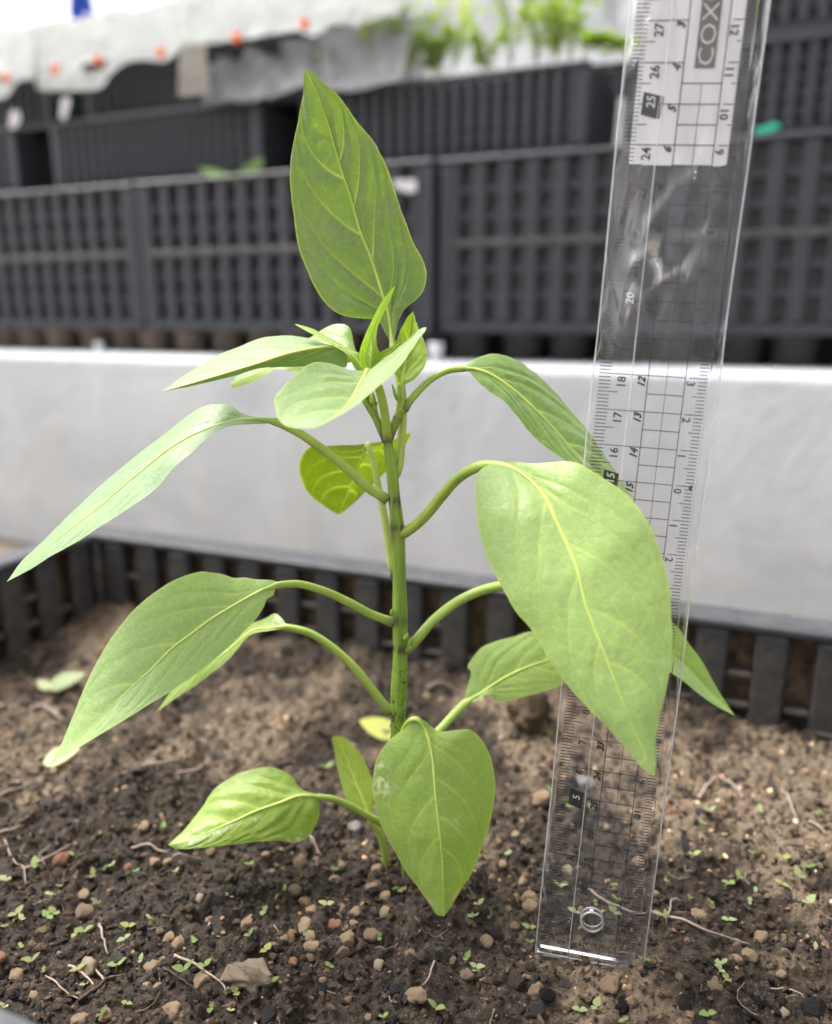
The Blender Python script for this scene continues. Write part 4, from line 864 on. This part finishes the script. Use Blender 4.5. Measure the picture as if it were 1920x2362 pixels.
# Q: drooping front leaf at the base
leaf(Z(ZQ, (1250, 82), (1225, 88), (1190, 125), (1120, 180), (1065, 260), (1045, 340), (1040, 420), (1060, 520), (1090, 600), (1140, 690), (1200, 800), (1260, 880), (1310, 950), (1345, 1000), (1378, 1010)),
     Z(ZQ, (1255, 80), (1300, 160), (1325, 270), (1335, 400), (1350, 550), (1365, 680), (1372, 800), (1376, 900), (1378, 1010)),
     Z(ZQ, (1262, 80), (1290, 88), (1330, 125), (1370, 141), (1430, 133), (1500, 130), (1550, 170), (1590, 240), (1615, 340), (1618, 430), (1600, 540), (1570, 650), (1520, 780), (1460, 880), (1420, 950), (1378, 1010)),
     (.246, .240, .235, .230, .227, .224), .008, .008, (.260, .385, .088), .08, 5, Z(ZQ, (1140, 330), (1170, 190), (1195, 120), (1220, 88), (1255, 80)), YS, (8, 7), quilt=.0002, scars=((.90, .75, .022, .22), (.91, -.85, .012, .15)), chalk=((.34, -.85, .06, .2), (.28, -.9, .04, .12), (.55, .3, .02, .05)), label='lowest front leaf with a small brown scar near its tip')
# R: small low leaf on the left
leaf(Z(ZQ, (795, 440), (740, 425), (700, 400), (670, 360), (620, 325), (550, 308), (480, 315), (400, 340), (300, 410), (220, 520), (150, 610), (80, 670)), Z(ZQ, (795, 445), (700, 440), (600, 475), (500, 510), (400, 555), (300, 600), (180, 650), (80, 672)), Z(ZQ, (795, 450), (788, 480), (790, 510), (780, 560), (740, 630), (680, 660), (600, 652), (520, 655), (400, 668), (250, 685), (130, 692), (80, 674)),
     (.252, .248, .244, .240), .014, -.004, (.245, .365, .055), .10, 6, Z(ZQ, (1165, 640), (1120, 595), (1070, 560), (1010, 530), (940, 490), (860, 456), (795, 445)), YS, (8, 7), quilt=.00045, chalk=((.60, .15, .05, .12), (.70, .22, .06, .14), (.86, .3, .09, .5), (.45, .25, .03, .1), (.30, .9, .05, .12)))
# S: pale cotyledon at the base
leaf(Z(ZQ, (1030, 555), (960, 520), (925, 470), (900, 400), (880, 320), (860, 220), (850, 172), (870, 158)), Z(ZQ, (1032, 556), (1000, 470), (960, 370), (920, 270), (870, 158)), Z(ZQ, (1036, 556), (1045, 480), (1040, 380), (1010, 290), (960, 215), (910, 168), (870, 158)),
     (.262, .270, .276), .004, -.002, (.27, .37, .055), .1, 4, Z(ZQ, (1108, 770), (1098, 700), (1080, 630), (1050, 580), (1032, 556)), YS + .004, (9, 7), n=80, half=18, vein_s=.5, rib=.0005, pcol=(.33, .42, .09), label='pale narrow seed leaf at the stem base')
# U: hanging leaf behind the stem, underside seen
leaf(Z(ZT, (855, 1468), (760, 1478), (640, 1482), (540, 1484), (400, 1494), (325, 1590), (312, 1680), (335, 1770), (390, 1870), (520, 1975), (630, 2042)), Z(ZT, (858, 1470), (830, 1560), (770, 1700), (710, 1850), (630, 2042)), Z(ZT, (868, 1468), (940, 1455), (1080, 1430), (1190, 1380), (1205, 1415), (1120, 1540), (1010, 1690), (880, 1820), (760, 1940), (630, 2042)),
     (.266, .282, .290, .294), (-.004, -.004, 0), (-.002, -.002, 0), (.115, .180, .010), -.08, 5, Z(ZT, (1066, 2540), (1040, 2330), (1010, 2130), (985, 1990), (955, 1850), (930, 1720), (900, 1590), (858, 1470)) , YS + .003, (9, 6.5), pcol=(.42, .50, .13), pf=.5, rib=.0003, label='leaf hanging behind the stem with its underside to the camera')
# side shoots and buds at the fork
for pts, r0, r1 in ((Z(ZT, (1012, 1450), (985, 1390), (930, 1270), (870, 1170), (835, 1100), (860, 1000), (880, 900)), 9, 6), (Z(ZT, (1028, 1440), (1052, 1375), (1090, 1290), (1120, 1225), (1150, 1190)), 10, 10)):
    P = np.array([at_y(a, b, YS) for a, b in resample(pts, 24)]); dep = .255; o = tube('side_shoot', pl(P), np.linspace(r0, r1, 24) * 1.106 / FPX * dep, plant, M_PET, 12, attrs={'node': lambda V: np.exp(-(np.linalg.norm(V - pl(P[0]), axis=1) / .004) ** 2)}); o.color = (.19, .29, .05, 1)
def bud(x, y, dx, dy, wd, Y):
    a = at_y(*ZT(x, y), Y); b_ = at_y(*ZT(x + dx, y + dy), Y); P = resample([a, a + (b_ - a) * .5, b_], 9); L = np.linalg.norm(b_ - a)
    o = tube('bud', pl(P), L * wd * np.array([.25, .7, 1, 1, .95, .85, .7, .45, .1]), plant, M_PET, 10, ridge=.06, nr=5); o.color = (.24, .36, .05, 1)
bud(905, 1165, -5, -110, .24, YS - .003); bud(915, 1190, 25, -60, .2, YS - .002); bud(1100, 1130, -42, -140, .10, YS - .003); bud(1105, 1120, 12, -75, .16, YS - .004); bud(1135, 1130, 4, -60, .22, YS - .004)
for (x, y) in ((1020 + 5, 2090),):
    pass
for (px, py, dx, dy) in ((855, 1345, 3, -16), (820, 1283, -3, -12), (845, 1335, 6, -14)):
    a = at_y(*D(px, py), YS - .003); b_ = at_y(*D(px + dx, py + dy), YS - .004); P = resample([a, (a + b_) / 2, b_], 6); o = tube('bud', pl(P), np.array([.5, .6, .55, .45, .3, .1]) * .0016, plant, M_STALK, 8); o.color = (.24, .36, .06, 1)

# ------------------------------------------------------------------ things on the soil
def ground_at(px, py):
    p = on_z(px, py)
    for _ in range(4): p = on_z(px, py, float(soil_h(p[0], p[1])))
    return p
def inside(x, y, m_=.006):
    s, e = row_inv(x, y); return S0 + m_ < s < S1 - m_ and E0 + m_ < e < E1 - m_
def ico(sub):
    bm = bmesh.new(); bmesh.ops.create_icosphere(bm, subdivisions=sub, radius=1.0); V = np.array([v.co[:] for v in bm.verts]); F = np.array([[v.index for v in f.verts] for f in bm.faces]); bm.free(); return V, F
IV1, IF1 = ico(1); IV3, IF3 = ico(3)
# loose crumbs: nobody could count them
def crumbs(n, smin, smax, palette, name, label, flat=(.5, 1.0), near=1.0):
    Vs = []; Cs = []; cnt = 0
    k = int(n * 1.0)
    s = rng.uniform(S0 + .003, S1 - .003, k); u = rng.random(k); e = E0 + .003 + (E1 - E0 - .006) * u ** near
    x = s * CP + e * SP; y = -s * SP + e * CP; z = soil_h(x, y); dr = soil_dry(x, y)
    r = smin + (smax - smin) * rng.random(k) ** 3.2
    jit = 1 + rng.uniform(-.32, .32, (k, 12)); sc = np.stack([rng.uniform(.7, 1.5, k), rng.uniform(.6, 1.1, k), rng.uniform(flat[0], flat[1], k)], 1)
    V = IV1[None] * jit[..., None] * sc[:, None, :]
    a = rng.uniform(0, 6.28, k); b_ = rng.uniform(-.8, .8, k); ca, sa, cb, sb = np.cos(a), np.sin(a), np.cos(b_), np.sin(b_)
    X_, Y_, Z_ = V[..., 0], V[..., 1], V[..., 2]; Y2 = Y_ * cb[:, None] - Z_ * sb[:, None]; Z2 = Y_ * sb[:, None] + Z_ * cb[:, None]
    V = np.stack([X_ * ca[:, None] - Y2 * sa[:, None], X_ * sa[:, None] + Y2 * ca[:, None], Z2], 2) * r[:, None, None] + np.stack([x, y, z + r * .25], 1)[:, None]
    pal = np.array(palette); ci = rng.integers(0, len(pal), k); C = pal[ci] * 1.45 * rng.uniform(.7, 1.3, (k, 1)) * (0.55 + .9 * np.clip(dr, 0, 1))[:, None]
    F = (IF1[None] + (np.arange(k) * 12)[:, None, None]).reshape(-1, 3)
    o = link(name, mesh_np(name, V.reshape(-1, 3), F, False, {'col': np.repeat(C, 12, 0)}), None, M_CRUMB); tag(o, label, kind='stuff'); return o
IV1 = IV1[:12] if len(IV1) == 12 else IV1
crumbs(30000, .0003, .0016, [(.035, .025, .018), (.07, .048, .033), (.022, .017, .014), (.13, .092, .06), (.05, .036, .025)], 'soil_crumbs', 'loose dark crumbs of soil scattered over the bed', near=1.3)
crumbs(1500, .0008, .0034, [(.018, .016, .016), (.03, .024, .02), (.05, .035, .025), (.012, .011, .012)], 'soil_flakes', 'black charcoal and bark flakes mixed into the soil', (.25, .6), 1.3)
crumbs(1100, .0005, .0014, [(.42, .29, .18), (.34, .22, .14), (.50, .38, .26), (.34, .19, .12)], 'soil_grit', 'fine tan grit scattered over the dark soil', near=1.2)

def zone(px, py):
    dx, dy = px / 1.10599, py / 1.10599
    if dy < 1640: return 'behind the plant, left of the stem' if dx < 830 else ('behind the plant, right of the stem' if dx < 1400 else 'near the crate wall right of the ruler')
    if dx > 1370: return 'in front of the ruler on the right' if dy > 2040 else 'right of the ruler'
    if dx > 1120: return 'under the ruler' if dy < 2010 else 'in front of the ruler foot'
    if dx > 640: return 'in the foreground below the front leaf' if dy > 1960 else 'around the stem base'
    return 'in the left foreground' if dy > 1960 else 'left of the stem base'
PEBS = [bpy.data.meshes.new('pebble') for _ in range(0)]
def pebble_mesh(seed, angular=False):
    r_ = np.random.default_rng(seed); V = IV3.copy()
    n1 = fbm(V[:, 0] * 1.1 + seed, V[:, 1] * 1.1 + V[:, 2] * .9, 2, seed) * .26 + fbm(V[:, 0] * 3 + V[:, 2] * 2 + seed, V[:, 1] * 3 - V[:, 2], 3, seed + 2) * .15
    V = V * (1 + n1)[:, None] * np.array([r_.uniform(.9, 1.2), r_.uniform(.8, 1.05), r_.uniform(.7, .95)])
    for _ in range(5 if not angular else 12):                 # flattened chips
        d = r_.normal(size=3); d /= np.linalg.norm(d); lim = r_.uniform(.50, .80) if angular else r_.uniform(.78, .95); q = V @ d; V = V - np.outer(np.maximum(0, q - lim) * .9, d)
        if angular: V = V * (1 + .07 * fbm(V[:, 0] * 5 + seed, V[:, 1] * 5 + V[:, 2] * 4, 3, 3))[:, None]
    return mesh_np('pebble', V, IF3, True)
PM = [pebble_mesh(i) for i in range(8)]
def pebble(px, py, r, col, lab, grp, k, me=None, name='pebble', squash=1.0):
    p = ground_at(px, py)
    if not inside(p[0], p[1], .003): return
    o = link(name, me or PM[k % 8], None, M_PEB); o.location = (p[0], p[1], p[2] + r * .22); o.rotation_euler = (random.uniform(-.5, .5), random.uniform(-.5, .5), random.uniform(0, 6.28)); o.scale = (r, r * random.uniform(.85, 1.1), r * squash); o.color = (*col, 1)
    tag(o, lab, 'pebble', grp); return o
TAN, RUST, CREAM, BRN, BLK = (.72, .53, .36), (.58, .31, .19), (.80, .67, .50), (.50, .37, .26), (.02, .02, .021)
p7 = [(600, 18, 26, TAN), (535, 185, 19, RUST), (355, 305, 27, TAN), (835, 315, 20, CREAM), (1395, 245, 25, CREAM), (1230, 280, 25, BRN), (1270, 325, 24, TAN), (1300, 365, 20, TAN), (1550, 275, 24, TAN), (1605, 308, 25, TAN), (1430, 365, 24, TAN), (1485, 375, 25, TAN), (1410, 395, 20, TAN), (1600, 380, 26, TAN), (1480, 420, 22, TAN), (1395, 430, 26, RUST), (1280, 435, 35, TAN), (1440, 440, 17, BRN), (1220, 462, 20, RUST), (1295, 475, 25, TAN), (1030, 420, 24, TAN), (740, 505, 27, TAN), (1455, 485, 35, TAN), (1185, 497, 25, BRN), (1300, 520, 35, TAN), (1550, 470, 36, BRN), (1430, 550, 30, BRN), (1580, 595, 26, CREAM), (635, 605, 30, TAN), (65, 645, 32, TAN), (840, 663, 40, TAN), (975, 690, 26, TAN), (655, 682, 17, TAN), (1225, 582, 22, RUST), (1155, 568, 22, BRN), (1345, 660, 18, TAN), (330, 830, 34, TAN), (440, 800, 26, TAN), (1725, 720, 34, TAN), (1710, 560, 28, BRN), (1480, 20, 30, (.6, .58, .56)), (1110, 135, 20, TAN), (1260, 175, 34, BRN), (1425, 180, 20, TAN), (1570, 195, 22, TAN), (885, 120, 20, BRN), (680, 570, 18, BRN)]
p8 = [(475, 535, 30, TAN), (298, 675, 30, TAN), (415, 615, 22, BRN), (315, 420, 22, CREAM), (445, 430, 22, CREAM), (455, 405, 18, RUST), (360, 355, 18, TAN), (255, 365, 24, BRN), (212, 820, 28, BRN), (15, 900, 32, TAN), (625, 955, 30, TAN), (550, 905, 34, BLK), (750, 938, 30, BLK), (860, 950, 30, BLK), (1435, 935, 26, BLK), (1395, 735, 34, TAN), (1335, 758, 28, TAN), (1180, 575, 32, TAN), (1435, 130, 22, CREAM), (1065, 140, 20, RUST), (1385, 335, 22, TAN), (1470, 420, 18, TAN), (1525, 815, 18, TAN), (1540, 975, 20, CREAM), (500, 890, 26, BRN), (1100, 1010, 26, TAN), (795, 200, 14, TAN), (1500, 385, 22, BRN), (1600, 655, 14, TAN), (110, 580, 28, BRN), (75, 580, 26, BRN), (460, 270, 28, BRN), (525, 85, 34, TAN), (930, 345, 24, TAN), (690, 180, 16, RUST), (600, 160, 16, RUST), (840, 820, 16, TAN), (1250, 870, 30, BRN)]
k = 0
for f, lst, sc in ((Z7, p7, 1.8083), (Z8, p8, 1.8083)):
    for x, y, r, c in lst:
        px, py = f(x, y); p = on_z(px, py); dep = p[1] * CT + CAM_Z * ST; rad_ = r / sc / FPX * dep
        nm = {TAN: 'tan', RUST: 'rust-coloured', CREAM: 'cream', BRN: 'brown', BLK: 'black'}.get(c, 'whitish'); zn = zone(px, py)
        pebble(px, py, rad_, c, f'{nm} rounded granule on the soil {zn}', f'{nm} granules {zn}', k); k += 1
for i in range(40):                                          # more granules farther back and between
    py = 1500 + 860 * random.random() ** .8; px = random.uniform(0, 1920); c = random.choice((TAN, TAN, TAN, BRN, RUST, CREAM)); zn = zone(px, py)
    nm = {TAN: 'tan', RUST: 'rust-coloured', CREAM: 'cream', BRN: 'brown'}[c]
    pebble(px, py, random.uniform(.0011, .0032), c, f'{nm} rounded granule on the soil {zn}', f'{nm} granules {zn}', k); k += 1
px, py = Z7(1050, 655); st_ = pebble(px, py, .0070, (.74, .60, .47), 'large angular grey-brown stone in the foreground soil', None, 0, pebble_mesh(41, True), 'angular_stone', .8)
px, py = Z8(720, 30); pebble(px, py, .0045, (.62, .62, .66), 'white quartz pebble seen through the ruler', None, 0, pebble_mesh(43, True), 'white_pebble')
px, py = D(1100, 1500); pebble(px, py, .013, (.30, .215, .135), 'rounded clod of tan soil behind the low right leaf', None, 0, pebble_mesh(44, True), 'soil_clod')

# sprouts
M_SPR = leaf_material('sprout_green')
def sprout_parts(seed):
    r_ = random.Random(seed); h = r_.uniform(.35, .8); lean = r_.uniform(-.5, .5)
    P = resample([(0, 0, -.25), (lean * .3, .05, h * .5), (lean, .1, h)], 7); stem_ = tube_geo(P, np.linspace(.07, .055, 7), 6)
    lv = []; az = r_.uniform(0, 6.28)
    for sg_ in (0, math.pi):
        a = az + sg_ + r_.uniform(-.3, .3); ln = r_.uniform(.75, 1.15); up = r_.uniform(.05, .9)
        tip = P[-1] + np.array([math.cos(a) * ln, math.sin(a) * ln, up * ln]); lv.append(blade_geo(P[-1], tip, ln * r_.uniform(.62, .85), (0, 0, 1), 8, .10, .1, .8))
    return stem_, lv
SPROTO = []
for sd_ in range(10):
    s_, l_ = sprout_parts(sd_); a = bpy.data.meshes.new('sprout_stem'); a.from_pydata([tuple(v) for v in s_[0]], [], [tuple(dict.fromkeys(f)) for f in s_[1]]); ms = [a]
    for v, f in l_:
        b_ = bpy.data.meshes.new('seed_leaf'); b_.from_pydata([tuple(q) for q in v], [], f); ms.append(b_)
    for m__ in ms: m__.polygons.foreach_set('use_smooth', np.ones(len(m__.polygons), dtype=bool))
    ms[0].materials.append(M_STALK); ms[1].materials.append(M_SPR); ms[2].materials.append(M_SPR); SPROTO.append(ms)
def sprout(px, py, size, k, lab=None):
    p = ground_at(px, py)
    if not inside(p[0], p[1], .004): return
    zn = zone(px, py); o = empty('sprout', p, random.uniform(0, 6.28)); o.scale = (size,) * 3; tag(o, f'tiny two-leaved green sprout in the soil {zn}', 'sprout', f'sprouts {zn}')
    ms = SPROTO[k % 10]; g = random.uniform(.85, 1.2)
    col = random.choice(((.17, .26, .06), (.20, .29, .07), (.28, .36, .17), (.13, .20, .05), (.24, .26, .07), (.30, .34, .15)))
    for nm, me in zip(('stem', 'seed_leaf', 'seed_leaf'), ms):
        q_ = link(nm, me, o); q_.color = (*( (.40, .34, .22) if nm == 'stem' else tuple(c * g for c in col)), 1)
s7 = [(15, 260), (20, 430), (90, 410), (210, 300), (240, 265), (400, 230), (420, 350), (480, 180), (575, 205), (345, 135), (240, 390), (210, 390), (335, 475), (85, 520), (510, 500), (135, 595), (180, 625), (310, 620), (545, 555), (580, 585), (485, 620), (800, 500), (870, 605), (905, 470), (1115, 530), (1045, 480), (1150, 320), (1180, 285), (1350, 345), (1275, 470), (1590, 495), (1380, 595), (990, 740), (530, 755), (880, 790), (770, 640), (730, 215), (630, 395), (525, 435), (1045, 185), (1390, 205), (1645, 285), (1610, 815), (960, 305), (1100, 385), (25, 770), (430, 805), (1120, 670), (345, 680), (965, 785), (70, 405), (325, 470), (150, 210), (300, 130)]
s8 = [(245, 570), (315, 580), (265, 530), (380, 410), (460, 620), (480, 690), (560, 735), (60, 785), (205, 770), (250, 800), (265, 790), (1040, 435), (1135, 500), (1230, 510), (1290, 440), (1340, 420), (1410, 470), (1400, 515), (1620, 540), (1300, 590), (1110, 640), (1020, 590), (1045, 595), (945, 750), (1190, 180), (1110, 270), (1530, 340), (1560, 415), (1605, 435), (1525, 440), (1635, 375), (1365, 550), (1215, 150), (1240, 780), (1290, 770), (1260, 810), (1285, 845), (680, 980), (740, 980), (870, 1010), (1205, 995), (90, 960), (1670, 725), (1135, 40), (1280, 235), (1650, 255), (1680, 150), (820, 440), (840, 590), (560, 45), (640, 120), (600, 450), (720, 130), (1250, 770), (780, 560)]
k = 0
for f, lst in ((Z7, s7), (Z8, s8)):
    for x, y in lst: sprout(*f(x, y), random.uniform(.0016, .0033), k); k += 1
for i in range(28):
    sprout(random.uniform(0, 1920), 1500 + 620 * random.random() ** 1.1, random.uniform(.0016, .0034), k); k += 1

# roots, straws and twigs lying on the soil
def strand(f, pts, r, mat, lab, name='root_strand', lift=.0012, col=None):
    P = []
    for x, y in pts: P.append(ground_at(*f(x, y)))
    P = resample(P, 26); P[:, 2] = np.convolve(np.pad(soil_h(P[:, 0], P[:, 1]), 4, mode='edge'), np.ones(9) / 9, 'valid') + r * .6 + lift * np.abs(np.sin(np.linspace(0, 3.1, 26)))
    P += (np.stack([vnoise(np.linspace(0, 9, 26) + pts[0][0], np.zeros(26), 1), vnoise(np.linspace(0, 9, 26), np.ones(26) + pts[0][1], 2), np.zeros(26)], 1)) * .00025
    o = tube(name, P, .55 * r * np.linspace(1, .55, 26), None, mat, 7); 
    return tag(o, lab, 'root' if 'root' in name else 'twig', 'pale roots lying on the soil' if 'root' in name else None)
rts = [(Z7, [(725, 550), (800, 590), (870, 640), (935, 690), (945, 720)], .0009, 'pale curved root left of the angular stone'), (Z7, [(345, 560), (370, 600), (400, 640), (440, 660)], .0010, 'white root ending at the dark twig'), (Z7, [(415, 430), (430, 480), (450, 555)], .0009, 'short white root hanging below a sprout, left foreground'),
       (Z7, [(290, 600), (340, 650), (410, 700)], .0009, 'slanted white root left of the dark twig'), (Z7, [(0, 60), (60, 40), (100, 15)], .0010, 'pinkish root at the left frame edge'), (Z7, [(20, 70), (60, 170), (100, 200), (105, 260)], .0006, 'thin pale root winding down near the left frame edge'), (Z7, [(90, 185), (180, 160), (300, 90)], .0009, 'long pinkish root rising to the right, left of the plant'),
       (Z7, [(550, 110), (620, 105), (700, 120)], .0010, 'buff root just below the low left leaf tip'), (Z7, [(720, 150), (780, 150), (840, 150)], .0009, 'pinkish straight root below the low left leaf'), (Z7, [(190, 640), (260, 700), (340, 735)], .0006, 'thin straw-coloured root by the lower left sprouts'), (Z7, [(1280, 60), (1310, 100), (1340, 140)], .0010, 'white root poking out under the low left leaf'),
       (Z8, [(970, 550), (1080, 590), (1200, 650), (1300, 670), (1390, 690)], .0011, 'long pale root running right from the ruler foot'), (Z8, [(1050, 570), (1070, 530), (1110, 515)], .0007, 'short reddish root hooked over the long pale root'), (Z8, [(720, 460), (800, 530), (900, 570), (960, 560)], .0009, 'pale root seen through the ruler above its hole'),
       (Z8, [(1180, 90), (1190, 60), (1260, 10), (1350, 55), (1360, 90)], .0015, 'thick arched lilac root right of the ruler'), (Z8, [(1530, 40), (1560, 110), (1590, 170)], .0013, 'pale root near the right frame edge, upper one'), (Z8, [(1640, 180), (1710, 230)], .0013, 'pale root near the right frame edge, lower one'), (Z8, [(1480, 870), (1550, 890), (1620, 905)], .0006, 'thin buff root at the lower right'), (Z8, [(95, 780), (60, 820), (30, 865)], .0008, 'greenish root stalk below the front leaf'),
       (D, [(370, 1615), (410, 1610), (440, 1588)], .0014, 'whitish root left of the low left leaf'), (D, [(60, 1480), (95, 1478), (135, 1515)], .0016, 'arched lilac root below the long left leaf'), (D, [(890, 1440), (920, 1440), (960, 1448)], .0013, 'pale root right of the stem behind the plant'), (D, [(0, 1660), (40, 1645), (75, 1630)], .0013, 'pale root at the left edge behind the sprouts'), (D, [(280, 1610), (330, 1600), (380, 1580)], .0012, 'pale root right of the broad left leaf tip')]
for f, pts, r, lab in rts: strand(f, pts, r, M_ROOT, lab)
strand(Z7, [(330, 755), (420, 700), (475, 655)], .0014, M_TWIG, 'dark brown twig in the left foreground', 'twig'); strand(Z7, [(680, 610), (740, 660), (820, 705)], .0008, M_TWIG, 'thin dark twig beside the round tan granule', 'twig')
strand(Z8, [(1195, 870), (1190, 900), (1230, 880)], .0007, M_TWIG, 'short dark twig at the lower right', 'twig')
hairs = []
for i in range(70):
    px = random.uniform(0, 1920); py = 1700 + 660 * random.random(); p = ground_at(px, py)
    if not inside(p[0], p[1], .012): continue
    a = random.uniform(0, 6.28); ln = random.uniform(.004, .014); P = resample([p, p + np.array([math.cos(a), math.sin(a), 0]) * ln * .5 + np.array([0, 0, .001]), p + np.array([math.cos(a + .7), math.sin(a + .7), 0]) * ln], 8)
    P[:, 2] = soil_h(P[:, 0], P[:, 1]) + .0007; hairs.append(tube_geo(P, random.uniform(.00009, .00019), 4))
o = geo_obj('root_hairs', merge(hairs), None, M_ROOT); tag(o, 'fine hair-like rootlets scattered over the soil', kind='stuff')
# fallen yellow leaves
for px, py, ln, a, lab, c in ((790, 1532, .020, 2.9, 'yellowing fallen leaf behind the stem base', (.46, .50, .12)), (130, 1590, .016, .3, 'pale yellow fallen leaf under the broad left leaf tip', (.50, .50, .22)), (140, 1432, .020, .25, 'green fallen leaf on the soil below the long left leaf', (.14, .20, .03)), (92, 1440, .010, 2.6, 'small pale leaf on the soil near the left crate wall', (.26, .31, .12))):
    p = ground_at(*D(px, py)); r = np.array([math.cos(a), math.sin(a), .25]); V, F = blade_geo(p - r * ln / 2 + np.array([0, 0, .003]), p + r * ln / 2 + np.array([0, 0, .004]), ln * .6, (0, -.4, 1), 10, .15)
    tag(geo_obj('fallen_leaf', (V, F), None, M_LEAF, c), lab, 'leaf')
